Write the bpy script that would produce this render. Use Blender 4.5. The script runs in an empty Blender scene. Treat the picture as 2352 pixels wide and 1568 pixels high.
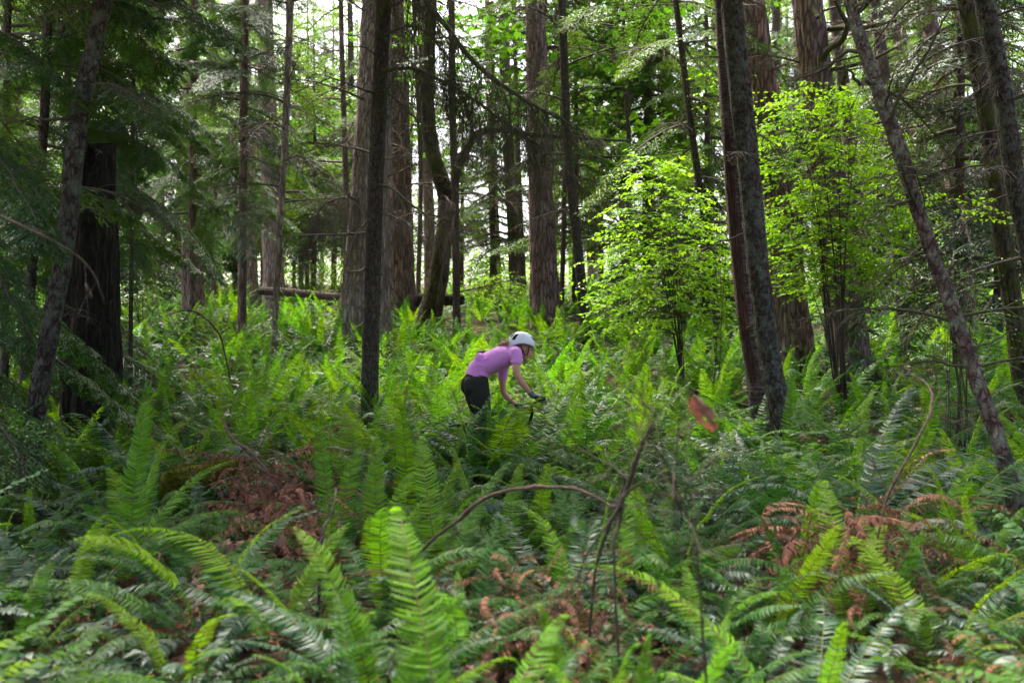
import bpy, math, random
import numpy as np
from mathutils import Vector, Matrix, Euler
random.seed(11)
rng = np.random.default_rng(11)
SC = bpy.context.scene
COL = SC.collection
PI = math.pi
H = 1.45            # camera height above the near forest floor
FP = 2286.7         # focal length in working pixels (2352 px wide)
CX, CY = 1176.0, 784.0

def ray(px, py, Y):
    """real point seen along a viewing direction at depth Y (metres)"""
    return np.array([(px-CX)/FP*Y, Y, H+(CY-py)/FP*Y])

_PY = [-40, 4, 8, 10.3, 12, 15, 20, 25, 30, 40, 60, 80, 150, 500]
_PZ = [-1.45, -1.45, -1.43, -1.5, -1.28, -0.95, -0.25, .35, .9, 1.9, 3.4, 3.9, 3.9, 3.9]
def G(x, y):
    x = np.asarray(x, float); y = np.asarray(y, float)
    z = np.interp(y, _PY, _PZ) + H
    u=(x-.02)*.951+(y-10.3)*.309; v=-(x-.02)*.309+(y-10.3)*.951
    z = z - .20*np.exp(-(v/.45)**2)*np.exp(-((u-.15)/1.9)**4)
    z = z + .05*np.sin(x*1.7+y*.6)+.05*np.sin(x*.6-y*1.3+2)+.03*np.sin(x*3.1+1)*np.sin(y*2.7)
    return z
def Gz(x, y): return float(G(x, y))

# ------------------------------------------------------------------ geometry
class Geo:
    def __init__(s): s.V=[]; s.T=[]; s.Q=[]; s.mt=[]; s.mq=[]; s.n=0
    def add(s, V, T=None, Q=None, m=0):
        V=np.asarray(V,float).reshape(-1,3)
        if T is not None and len(T):
            s.T.append(np.asarray(T,np.int64).reshape(-1,3)+s.n); s.mt.append(np.full(len(s.T[-1]),m))
        if Q is not None and len(Q):
            s.Q.append(np.asarray(Q,np.int64).reshape(-1,4)+s.n); s.mq.append(np.full(len(s.Q[-1]),m))
        s.V.append(V); s.n+=len(V)
    def pack(s):
        if isinstance(s.V, np.ndarray): return s
        s.V=np.concatenate(s.V) if s.V else np.zeros((0,3))
        s.T=np.concatenate(s.T) if s.T else np.zeros((0,3),np.int64)
        s.Q=np.concatenate(s.Q) if s.Q else np.zeros((0,4),np.int64)
        s.mt=np.concatenate(s.mt) if s.mt else np.zeros(0,int)
        s.mq=np.concatenate(s.mq) if s.mq else np.zeros(0,int)
        return s
    def put(s, g, M, moff=0):
        """append packed g transformed by 4x4 M"""
        g.pack(); M=np.asarray(M)
        V=g.V@M[:3,:3].T+M[:3,3]
        if len(g.T): s.T.append(g.T+s.n); s.mt.append(g.mt+moff)
        if len(g.Q): s.Q.append(g.Q+s.n); s.mq.append(g.mq+moff)
        s.V.append(V); s.n+=len(V)
    def mesh(s, name, mats, smooth=True):
        s.pack()
        me=bpy.data.meshes.new(name)
        nt,nq=len(s.T),len(s.Q)
        me.vertices.add(len(s.V)); me.vertices.foreach_set('co', s.V.astype(np.float32).ravel())
        me.loops.add(nt*3+nq*4); me.polygons.add(nt+nq)
        me.loops.foreach_set('vertex_index', np.concatenate([s.T.ravel(), s.Q.ravel()]).astype(np.int32))
        st=np.concatenate([np.arange(nt)*3, nt*3+np.arange(nq)*4]).astype(np.int32)
        me.polygons.foreach_set('loop_start', st)
        me.polygons.foreach_set('material_index', np.concatenate([s.mt,s.mq]).astype(np.int32))
        me.polygons.foreach_set('use_smooth', np.full(nt+nq, smooth, dtype=bool))
        for m in mats: me.materials.append(m)
        me.update(calc_edges=True)
        return me

def TRS(loc, rot=(0,0,0), s=1.0):
    sc = (s,s,s) if not hasattr(s,'__len__') else s
    return np.array(Matrix.LocRotScale(Vector(loc), Euler(rot), Vector(sc)))

def crom(P, n):
    """Catmull-Rom through the points, n samples"""
    P=np.asarray(P,float)
    if len(P)==2:
        t=np.linspace(0,1,n)[:,None]; return P[0]*(1-t)+P[1]*t
    Q=np.vstack([2*P[0]-P[1],P,2*P[-1]-P[-2]])
    seg=np.linspace(0,len(P)-1-1e-9,n); i=seg.astype(int); t=(seg-i)[:,None]
    p0,p1,p2,p3=Q[i],Q[i+1],Q[i+2],Q[i+3]
    return .5*((2*p1)+(-p0+p2)*t+(2*p0-5*p1+4*p2-p3)*t*t+(-p0+3*p1-3*p2+p3)*t**3)

def tube(g, P, R, k=6, m=0, cap=True, disp=None):
    P=np.asarray(P,float); n=len(P)
    R=np.broadcast_to(np.asarray(R,float),(n,))
    T=np.gradient(P,axis=0); T/= (np.linalg.norm(T,axis=1)[:,None]+1e-12)
    ref=np.array([0,0,1.]) if abs(T[:,2]).mean()<.7 else np.array([1.,0,0])
    A=np.cross(T,ref); A/=(np.linalg.norm(A,axis=1)[:,None]+1e-12); B=np.cross(T,A)
    th=np.arange(k)/k*2*PI
    rr=R[:,None]*np.ones((1,k))
    if disp is not None: rr=rr*disp(th[None,:], np.linspace(0,1,n)[:,None], P)
    V=P[:,None,:]+rr[:,:,None]*(np.cos(th)[None,:,None]*A[:,None,:]+np.sin(th)[None,:,None]*B[:,None,:])
    V=V.reshape(-1,3)
    i=np.arange(n-1)[:,None]*k; j=np.arange(k)[None,:]; j2=(j+1)%k
    Q=np.stack([i+j,i+j2,i+k+j2,i+k+j],-1).reshape(-1,4)
    Tt=None
    if cap:
        V=np.vstack([V,P[0],P[-1]]); b=n*k
        jj=np.arange(k); 
        Tt=np.vstack([np.stack([np.full(k,b),(jj+1)%k,jj],-1), np.stack([np.full(k,b+1),(n-1)*k+jj,(n-1)*k+(jj+1)%k],-1)])
    g.add(V,Tt,Q,m)

def unit(v):
    v=np.asarray(v,float); return v/(np.linalg.norm(v,axis=-1,keepdims=True)+1e-12)

def leaves(g, P, D, N, L, W, m=0, fold=.15, mid=.45):
    """one folded blade (quad) per row"""
    P=np.asarray(P,float); n=len(P); D=unit(D); S=unit(np.cross(D,N)); Nn=np.cross(S,D)
    L=np.broadcast_to(L,(n,))[:,None]; W=np.broadcast_to(W,(n,))[:,None]
    a=P; b=P+D*L*mid+S*W*.5+Nn*W*fold; c=P+D*L-Nn*L*.08; d=P+D*L*mid-S*W*.5+Nn*W*fold
    V=np.stack([a,b,c,d],1).reshape(-1,3)
    i=np.arange(n)*4
    g.add(V, np.vstack([np.stack([i,i+1,i+2],-1),np.stack([i,i+2,i+3],-1)]), None, m)

_LOBE=[(0,0),(.30,.02),(.52,.28),(.30,.36),(.42,.72),(.18,.66),(0,1.05)]
def lobed(g, P, D, N, L, m=0):
    """palmately lobed leaf per row"""
    P=np.asarray(P,float); n=len(P); D=unit(D); S=unit(np.cross(D,N)); Nn=np.cross(S,D)
    L=np.broadcast_to(L,(n,))[:,None]
    half=_LOBE; ring=half+[(-x,y) for x,y in reversed(half[1:-1])]
    vs=[P+D*L*.3]
    for x,y in ring: vs.append(P+S*L*x+D*L*y+Nn*L*(.12*abs(x)-.12*y*y))
    k=len(ring); V=np.stack(vs,1).reshape(-1,3); i=np.arange(n)*(k+1)
    T=np.concatenate([np.stack([i,i+1+j,i+1+(j+1)%k],-1) for j in range(k)])
    g.add(V,T,None,m)

# ------------------------------------------------------------------ objects
def tag(o, label, cat, group=None, kind=None):
    if label: o['label']=label
    if cat: o['category']=cat
    if group: o['group']=group
    if kind: o['kind']=kind
    return o
def empty(name, loc, label, cat, group=None, rot=(0,0,0)):
    o=bpy.data.objects.new(name,None); COL.objects.link(o); o.location=loc; o.rotation_euler=rot
    o.empty_display_size=.2
    return tag(o,label,cat,group)
def link(name, me, parent=None, M=None):
    o=bpy.data.objects.new(name,me); COL.objects.link(o)
    if parent is not None: o.parent=parent
    if M is not None: o.matrix_local=Matrix(np.asarray(M).tolist()) if parent is None else Matrix(np.asarray(M).tolist())
    return o
def part(name, g, mats, parent, smooth=True):
    return link(name, g.mesh(name,mats,smooth), parent)

# ------------------------------------------------------------------ materials
def newmat(name):
    m=bpy.data.materials.new(name); m.use_nodes=True; nt=m.node_tree; nt.nodes.clear()
    return m,nt,nt.nodes,nt.links
def nd(N,t,**k):
    n=N.new(t)
    for a,b in k.items():
        if a=='in':
            for x,y in b.items(): n.inputs[x].default_value=y
        else: setattr(n,a,b)
    return n
def rgba(c): return (c[0],c[1],c[2],1)
def mixc(N,L,f,a,b,bt='MIX'):
    n=N.new('ShaderNodeMix'); n.data_type='RGBA'; n.blend_type=bt
    for sock,v in ((0,f),(6,a),(7,b)):
        if hasattr(v,'links'): L.new(v,n.inputs[sock])
        else: n.inputs[sock].default_value = v if sock==0 else rgba(v)
    return n.outputs[2]
def ramp(N,L,src,a,b):
    n=N.new('ShaderNodeMapRange'); n.inputs[1].default_value=a; n.inputs[2].default_value=b
    L.new(src,n.inputs[0]); return n.outputs[0]

def leafmat(name, c1, c2, c3=None, trans=.35, tc=None, rough=.45, spec=.5, nscale=2.5, under=None):
    m,nt,N,L=newmat(name)
    oi=nd(N,'ShaderNodeObjectInfo'); ge=nd(N,'ShaderNodeNewGeometry')
    c=mixc(N,L,oi.outputs['Random'],c1,c2)
    if c3 is not None:
        no=nd(N,'ShaderNodeTexNoise',**{'in':{'Scale':nscale,'Detail':2.0}})
        L.new(ge.outputs['Position'],no.inputs['Vector'])
        c=mixc(N,L,ramp(N,L,no.outputs['Fac'],.42,.62),c,c3)
    hv=nd(N,'ShaderNodeHueSaturation')
    mr=nd(N,'ShaderNodeMapRange'); mr.inputs[3].default_value=.7; mr.inputs[4].default_value=1.35
    L.new(ge.outputs['Random Per Island'],mr.inputs[0]); L.new(mr.outputs[0],hv.inputs['Value']); L.new(c,hv.inputs['Color'])
    c=hv.outputs[0]
    if under is not None: 
        c=mixc(N,L,ge.outputs['Backfacing'],c,under)
    b=nd(N,'ShaderNodeBsdfPrincipled',**{'in':{'Roughness':rough,'Specular IOR Level':spec}})
    L.new(c,b.inputs['Base Color'])
    t=nd(N,'ShaderNodeBsdfTranslucent')
    if tc is None: tc=(1.25,1.3,.5)
    k=mixc(N,L,1.0,c,tc,'MULTIPLY'); L.new(k,t.inputs['Color'])
    ms=nd(N,'ShaderNodeMixShader',**{'in':{0:trans}}); L.new(b.outputs[0],ms.inputs[1]); L.new(t.outputs[0],ms.inputs[2])
    o=nd(N,'ShaderNodeOutputMaterial'); L.new(ms.outputs[0],o.inputs[0])
    return m

def barkmat(name, base, dark, lichen=(.22,.23,.17), lamt=.3, moss=0., mosscol=(.10,.11,.02), vs=(14,14,2.2), bump=.9, rings=False, bd=.05):
    m,nt,N,L=newmat(name)
    tc=nd(N,'ShaderNodeTexCoord'); mp=nd(N,'ShaderNodeMapping'); mp.inputs['Scale'].default_value=vs
    L.new(tc.outputs['Object'],mp.inputs['Vector'])
    n1=nd(N,'ShaderNodeTexNoise',**{'in':{'Scale':1.0,'Detail':8.0,'Roughness':.65,'Distortion':.4}}); L.new(mp.outputs[0],n1.inputs['Vector'])
    vo=nd(N,'ShaderNodeTexVoronoi',feature='DISTANCE_TO_EDGE',**{'in':{'Scale':1.1}})
    ad=nd(N,'ShaderNodeVectorMath',operation='MULTIPLY_ADD'); 
    L.new(n1.outputs['Color'],ad.inputs[0]); ad.inputs[1].default_value=(1.1,1.1,1.1); L.new(mp.outputs[0],ad.inputs[2]); L.new(ad.outputs[0],vo.inputs['Vector'])
    cr=ramp(N,L,vo.outputs['Distance'],.0,.15)
    f=nd(N,'ShaderNodeMath',operation='MULTIPLY'); L.new(cr,f.inputs[0]); L.new(ramp(N,L,n1.outputs['Fac'],.18,.55),f.inputs[1])
    hgt=f.outputs[0]
    c=mixc(N,L,hgt,dark,base)
    n2=nd(N,'ShaderNodeTexNoise',**{'in':{'Scale':1.7,'Detail':3.0}}); L.new(tc.outputs['Object'],n2.inputs['Vector'])
    c=mixc(N,L,ramp(N,L,n2.outputs['Fac'],.35,.7),c,mixc(N,L,hgt,dark,[x*.62 for x in base]))
    n3=nd(N,'ShaderNodeTexNoise',**{'in':{'Scale':9.0,'Detail':6.0,'Roughness':.7}}); L.new(tc.outputs['Object'],n3.inputs['Vector'])
    lf=nd(N,'ShaderNodeMath',operation='MULTIPLY'); L.new(ramp(N,L,n3.outputs['Fac'],.62-.25*lamt,.72-.2*lamt),lf.inputs[0]); lf.inputs[1].default_value=min(1,.35+lamt)
    c=mixc(N,L,lf.outputs[0],c,lichen)
    if rings:
        mp2=nd(N,'ShaderNodeMapping'); mp2.inputs['Scale'].default_value=(3.5,3.5,60); L.new(tc.outputs['Object'],mp2.inputs['Vector'])
        wv=nd(N,'ShaderNodeTexNoise',**{'in':{'Scale':1.0,'Detail':4.0}}); L.new(mp2.outputs[0],wv.inputs['Vector'])
        c=mixc(N,L,ramp(N,L,wv.outputs['Fac'],.5,.68),c,(.19,.14,.13))
    if moss>0:
        n4=nd(N,'ShaderNodeTexNoise',**{'in':{'Scale':2.2,'Detail':5.0,'Roughness':.7}}); L.new(tc.outputs['Object'],n4.inputs['Vector'])
        c=mixc(N,L,ramp(N,L,n4.outputs['Fac'],.70-.4*moss,.80-.4*moss),c,mixc(N,L,n3.outputs['Fac'],[x*.4 for x in mosscol],mosscol))
    b=nd(N,'ShaderNodeBsdfPrincipled',**{'in':{'Roughness':.9,'Specular IOR Level':.2}}); L.new(c,b.inputs['Base Color'])
    bu=nd(N,'ShaderNodeBump',**{'in':{'Strength':bump,'Distance':bd}})
    a2=nd(N,'ShaderNodeMath',operation='MULTIPLY_ADD'); L.new(n3.outputs['Fac'],a2.inputs[0]); a2.inputs[1].default_value=.5; L.new(hgt,a2.inputs[2])
    L.new(a2.outputs[0],bu.inputs['Height']); L.new(bu.outputs[0],b.inputs['Normal'])
    o=nd(N,'ShaderNodeOutputMaterial'); L.new(b.outputs[0],o.inputs[0])
    return m

def plain(name, c, rough=.6, spec=.4, c2=None, scale=20, bump=0, coord='Object', metal=0, sheen=0):
    m,nt,N,L=newmat(name)
    b=nd(N,'ShaderNodeBsdfPrincipled',**{'in':{'Roughness':rough,'Specular IOR Level':spec,'Metallic':metal,'Sheen Weight':sheen}})
    tc=nd(N,'ShaderNodeTexCoord')
    no=nd(N,'ShaderNodeTexNoise',**{'in':{'Scale':scale,'Detail':4.0}}); L.new(tc.outputs[coord],no.inputs['Vector'])
    cc=mixc(N,L,ramp(N,L,no.outputs['Fac'],.35,.65),c,c2 if c2 is not None else [x*.85 for x in c])
    L.new(cc,b.inputs['Base Color'])
    if bump:
        bu=nd(N,'ShaderNodeBump',**{'in':{'Strength':bump,'Distance':.01}}); L.new(no.outputs['Fac'],bu.inputs['Height']); L.new(bu.outputs[0],b.inputs['Normal'])
    o=nd(N,'ShaderNodeOutputMaterial'); L.new(b.outputs[0],o.inputs[0])
    return m

M={}
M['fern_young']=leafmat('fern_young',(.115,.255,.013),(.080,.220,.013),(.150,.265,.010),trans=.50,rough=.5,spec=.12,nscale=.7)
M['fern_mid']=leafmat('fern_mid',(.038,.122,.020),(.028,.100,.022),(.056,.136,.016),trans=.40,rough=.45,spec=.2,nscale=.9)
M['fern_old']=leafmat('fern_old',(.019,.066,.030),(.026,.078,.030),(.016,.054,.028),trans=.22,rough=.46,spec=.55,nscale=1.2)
M['fern_dead']=leafmat('fern_dead',(.30,.135,.085),(.21,.09,.06),(.14,.06,.042),trans=.15,tc=(1.2,.9,.7),rough=.8,spec=.2,nscale=4)
M['rachis']=plain('rachis',(.13,.13,.035),.6,.3,(.10,.07,.025))
M['rachis_dead']=plain('rachis_dead',(.12,.06,.035),.8,.2)
M['cedar_leaf']=leafmat('cedar_leaf',(.042,.105,.026),(.032,.085,.028),(.070,.135,.020),trans=.35,rough=.42,spec=.6,nscale=.6)
M['fir_leaf']=leafmat('fir_leaf',(.075,.150,.022),(.052,.120,.024),(.105,.180,.018),trans=.40,rough=.5,spec=.25,nscale=.5)
M['maple_leaf']=leafmat('maple_leaf',(.062,.165,.016),(.046,.135,.018),(.085,.19,.014),trans=.42,rough=.45,spec=.4,nscale=.6)
M['sapling_leaf']=leafmat('sapling_leaf',(.23,.385,.014),(.20,.36,.014),(.145,.29,.016),trans=.52,rough=.5,spec=.2,nscale=1.5)
M['shrub_leaf']=leafmat('shrub_leaf',(.060,.140,.022),(.045,.115,.020),(.09,.17,.02),trans=.40,rough=.42,spec=.5,nscale=1)
M['dark_leaf']=leafmat('dark_leaf',(.022,.05,.02),(.03,.06,.022),None,trans=.15,rough=.35,spec=.7)
M['ivy_leaf']=leafmat('ivy_leaf',(.055,.105,.055),(.045,.10,.04),None,trans=.2,rough=.38,spec=.75)
M['shaded_fir_leaf']=leafmat('shaded_fir_leaf',(.036,.075,.022),(.028,.060,.022),(.05,.085,.018),trans=.3,rough=.5,spec=.3,nscale=.5)  # darker copy of the fir leaf, shade put into the colour
M['far_leaf']=leafmat('far_leaf',(.10,.21,.02),(.09,.19,.02),(.055,.13,.02),trans=.50,rough=.5,spec=.3,nscale=.35)
M['dead_leaf']=leafmat('dead_leaf',(.27,.135,.095),(.34,.175,.12),(.16,.075,.055),trans=.15,tc=(1.2,.9,.7),rough=.6,spec=.4,nscale=5)
M['orange_leaf']=leafmat('orange_leaf',(.155,.078,.06),(.155,.078,.06),(.09,.045,.035),trans=.35,tc=(1.3,.8,.6),rough=.5,spec=.4,nscale=30)
M['twig']=plain('twig',(.075,.055,.045),.9,.2,(.11,.095,.075),40)
M['twig_moss']=plain('twig_moss',(.055,.05,.035),.95,.15,(.085,.085,.045),30)
M['twig_red']=plain('twig_red',(.115,.072,.060),.85,.2,(.06,.040,.034),60,.5)
M['stem_dark']=plain('stem_dark',(.045,.035,.028),.85,.2,(.07,.055,.04),30)
M['moss']=plain('moss',(.11,.12,.015),.95,.1,(.06,.055,.012),60,.8)
B={}
B['fir']=barkmat('bark_fir',(.40,.27,.245),(.11,.072,.066),lamt=.12,vs=(13,13,2.2),bd=.06)
B['fir_pale']=barkmat('bark_fir_pale',(.58,.44,.40),(.20,.145,.13),lichen=(.36,.35,.28),lamt=.22,vs=(13,13,2.4),bd=.06)
B['dark']=barkmat('bark_dark',(.125,.098,.082),(.030,.024,.021),lichen=(.17,.17,.14),lamt=.22,vs=(30,30,9),bd=.015)
B['thin']=barkmat('bark_thin',(.20,.14,.125),(.045,.032,.028),lichen=(.17,.18,.13),lamt=.3,vs=(30,30,8),bd=.015)
B['lichen']=barkmat('bark_lichen',(.105,.078,.065),(.022,.017,.015),lichen=(.125,.13,.10),lamt=.65,moss=.2,vs=(24,24,9),bd=.04)
B['red']=barkmat('bark_red',(.17,.11,.10),(.045,.026,.024),lichen=(.20,.21,.16),lamt=.55,moss=.1,vs=(24,24,10),bd=.03)
B['mossy']=barkmat('bark_mossy',(.11,.085,.06),(.03,.022,.016),lichen=(.15,.16,.10),lamt=.3,moss=.6,vs=(16,16,4),bd=.04)
B['ring']=barkmat('bark_ring',(.16,.105,.09),(.045,.028,.025),lichen=(.20,.20,.15),lamt=.3,rings=True,vs=(10,10,30),bd=.02)
B['snag']=barkmat('bark_snag',(.048,.037,.029),(.014,.011,.009),lichen=(.045,.05,.025),lamt=.25,moss=.3,mosscol=(.03,.035,.012),vs=(22,22,2.4),bd=.06)
# ------------------------------------------------------------------ fern fronds
def frond_geo(L, e0, curv, npin, wmax, seed, tipcurl=0., twist=0., droop=.25, rach=True, stem=.14, rag=0., sides=3, wk=.80):
    """a pinnate frond growing from the origin towards +X and up"""
    r=np.random.default_rng(seed); g=Geo()
    n=26; s=np.linspace(0,1,n)
    el=np.radians(e0-curv*s**1.3-tipcurl*np.clip((s-.86)/.14,0,1)**1.5)
    side=np.radians(twist)*s*s
    dx=np.cos(el)*np.cos(side); dy=np.cos(el)*np.sin(side)+.05*np.sin(s*5+seed)*s; dz=np.sin(el)
    d=unit(np.stack([dx,dy,dz],-1)); P=np.vstack([[0,0,0],np.cumsum(d[:-1]*L/(n-1),axis=0)])
    if rach: tube(g,P[::2],np.linspace(.0042,.0012,n)[::2]*max(L,.6),k=sides,m=1,cap=False)
    t=np.linspace(stem,.995,npin); t=t+r.normal(0,.003,npin); t=np.clip(t,0,.999)
    fi=t*(n-1); i0=np.clip(fi.astype(int),0,n-2); f=(fi-i0)[:,None]
    p=P[i0]*(1-f)+P[i0+1]*f; tg=unit(d[i0]*(1-f)+d[i0+1]*f)
    S=unit(np.cross(tg,np.array([0,0,1.])+0*tg)); S=np.where((np.abs(tg[:,2:])>.995),np.array([[0,-1.,0]]),S)
    Nm=np.cross(S,tg)
    u=(t-stem)/(1-stem)
    prof=np.clip(np.minimum(.55+u*1.6,1.0)*np.clip(1.04-u**2.2,0,1)**.75,.03,1)
    vee=r.uniform(-.15,.30)
    for sg in (-1,1):
        ll=wmax*L*prof*(1+r.normal(0,.07,npin))*(1+.10*np.sin(u*9+seed+sg)); keep=r.random(npin)>rag
        fw=.10+.62*u**1.2+r.normal(0,.06,npin)
        dr=droop*(.5+.8*r.random(npin))+.12*np.sin(u*13+seed*1.7)
        D=unit(S*sg+tg*fw[:,None]-Nm*(dr-vee)[:,None])
        N2=unit(Nm+tg*r.normal(.30,.30,npin)[:,None]+S*sg*.3)
        W=np.clip((1-stem)*L/npin*wk*(.65+.4*prof),.0018,.03)
        D2=unit(D+tg*.22-Nm*(.20+.25*r.random(npin))[:,None]); D3=unit(D2+tg*.30-Nm*.30)
        S2=unit(np.cross(D,N2))
        a=p-S2*(W*.46)[:,None]; b=p+S2*(W*.46)[:,None]
        m1=p+D*(ll*.38)[:,None]; c=m1+S2*(W*.50)[:,None]; e=m1-S2*(W*.50)[:,None]
        m2=m1+D2*(ll*.34)[:,None]; c2=m2+S2*(W*.34)[:,None]; e2=m2-S2*(W*.34)[:,None]
        tip=m2+D3*(ll*.28)[:,None]
        V=np.stack([a,b,c,e,c2,e2,tip],1)[keep]; k=len(V); V=V.reshape(-1,3); i=np.arange(k)*7
        g.add(V,np.stack([i+5,i+4,i+6],-1),np.vstack([np.stack([i,i+1,i+2,i+3],-1),np.stack([i+3,i+2,i+4,i+5],-1)]),0)
    return g.pack()

FR={'young':[],'mid':[],'old':[],'dead':[]}
for k in range(8): FR['young'].append(frond_geo(1.0,83-k*4,16+(k*37%8)*11,60+k%3*4,.102+.005*(k%4),100+k,tipcurl=[70,10,120,20,150,40,0,90][k],twist=[0,14,-18,24,-10,30,-26,8][k],droop=.12+.03*(k%3),rag=.01*(k%3)))
for k in range(10): FR['mid'].append(frond_geo(1.0,74-k*4,50+(k*7%10)*9,54+k%4*2,.096+.005*(k%4),200+k,tipcurl=20*(k%3),twist=[0,18,-22,12,-32,30,-8,40,-38,22][k],droop=.18+.04*(k%4),rag=.02+.05*(k%4==3)))
for k in range(9): FR['old'].append(frond_geo(1.0,62-k*5,58+(k*5%9)*9,50+k%3*3,.090+.005*(k%3),300+k,twist=[8,-26,32,-14,40,-36,20,-45,12][k],droop=.30+.05*(k%4),rag=.04+.08*(k%3==2)))
for k in range(7): FR['dead'].append(frond_geo(1.0,44-k*9,60+(k*3%7)*18,34,.072,400+k,twist=[20,-40,50,-14,35,-60,70][k],droop=1.1+.1*(k%3),rag=.22+.08*(k%3),wk=.55))
FRM={k:[g.mesh('frond_'+k,[M['fern_'+k],M['rachis_dead' if k=='dead' else 'rachis']]) for g in v] for k,v in FR.items()}
# light fronds for the far thicket
FRL={'young':[frond_geo(1.0,80-k*8,24+k*16,26,.112,500+k,tipcurl=20,twist=k*8-10,droop=.12,rach=False,wk=.95) for k in range(4)],
     'mid':[frond_geo(1.0,70-k*7,50+k*14,26,.106,600+k,twist=k*12-18,droop=.22,rach=False,wk=.95) for k in range(4)],
     'old':[frond_geo(1.0,56-k*8,60+k*10,24,.10,700+k,twist=k*14-20,droop=.35,rach=False,wk=.95) for k in range(3)]}
for v in FRL.values():
    for g in v: pass

# ------------------------------------------------------------------ bare branches
def twig_branch(L, seed, droop=.35, ntw=16, rad=.014, twl=.5, hang=.6, lev2=3, up0=.15, m=0, kink=.06):
    r=np.random.default_rng(seed); g=Geo(); n=12; s=np.linspace(0,1,n)
    P=np.stack([s*L, np.cumsum(r.normal(0,kink/n*3,n))*L*.35, up0*L*s-droop*L*s**2+np.cumsum(r.normal(0,kink/n*2,n))*L*.3],-1)
    tube(g,P,rad*(1-.82*s)+.001,k=5,m=m,cap=False)
    for k in range(ntw):
        t=.12+.86*(k+r.random())/ntw; i=min(int(t*(n-1)),n-2); f=t*(n-1)-i
        p=P[i]*(1-f)+P[i+1]*f; sg=1 if k%2 else -1
        l=twl*L*(1.05-t*.75)*(.5+.7*r.random()); 
        d=unit(np.array([.55+.3*r.random(), sg*(.7+.4*r.random()), .15*r.normal()-.1*hang]))
        q=np.linspace(0,1,6)[:,None]
        Q=p+d*l*q+np.array([0,0,-1.])*hang*l*.55*q**2+np.cumsum(r.normal(0,.022*l,(6,3)),axis=0)
        tube(g,Q,np.linspace(rad*.42,.0022,6),k=3,m=m,cap=False)
        for j in range(lev2):
            jj=r.integers(1,5); p2=Q[jj]; d2=unit(d*.5+r.normal(0,.6,3)+np.array([.3,0,-hang])); l2=l*(.25+.35*r.random())
            q4=np.linspace(0,1,4)[:,None]
            tube(g,p2+d2*l2*q4+np.array([0,0,-1.])*hang*l2*.4*q4**2+np.cumsum(r.normal(0,.02*l2,(4,3)),axis=0),np.linspace(rad*.22,.0016,4),k=3,m=m,cap=False)
    return g.pack()
BARE=[twig_branch(1.0,40+k,droop=[.25,.5,.1,.6,.35,.0][k],hang=[.5,.9,.3,1.1,.7,.2][k],ntw=[14,20,10,22,16,9][k]) for k in range(6)]
BAREM=[g.mesh('bare_branch',[M['twig']]) for g in BARE]
BAREMOSS=[g.mesh('bare_branch_mossy',[M['twig_moss']]) for g in BARE]
def stub_geo(seed):
    r=np.random.default_rng(seed); g=Geo(); n=8; s=np.linspace(0,1,n)
    P=np.stack([s,np.cumsum(r.normal(0,.04,n)),.1*s-.25*s*s+np.cumsum(r.normal(0,.04,n))],-1)
    tube(g,P,.03*(1-.7*s)+.002,k=5,cap=True)
    for j in range(3):
        i=r.integers(2,7); tube(g,np.array([P[i],P[i]+r.normal(0,.13,3)+np.array([.15,0,-.05]),P[i]+r.normal(0,.16,3)+np.array([.3,0,-.12])]),[.012,.007,.003],k=3,cap=False)
    return g.pack()
STUBM=[stub_geo(60+k).mesh('dead_stub',[M['twig']]) for k in range(4)]

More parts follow.
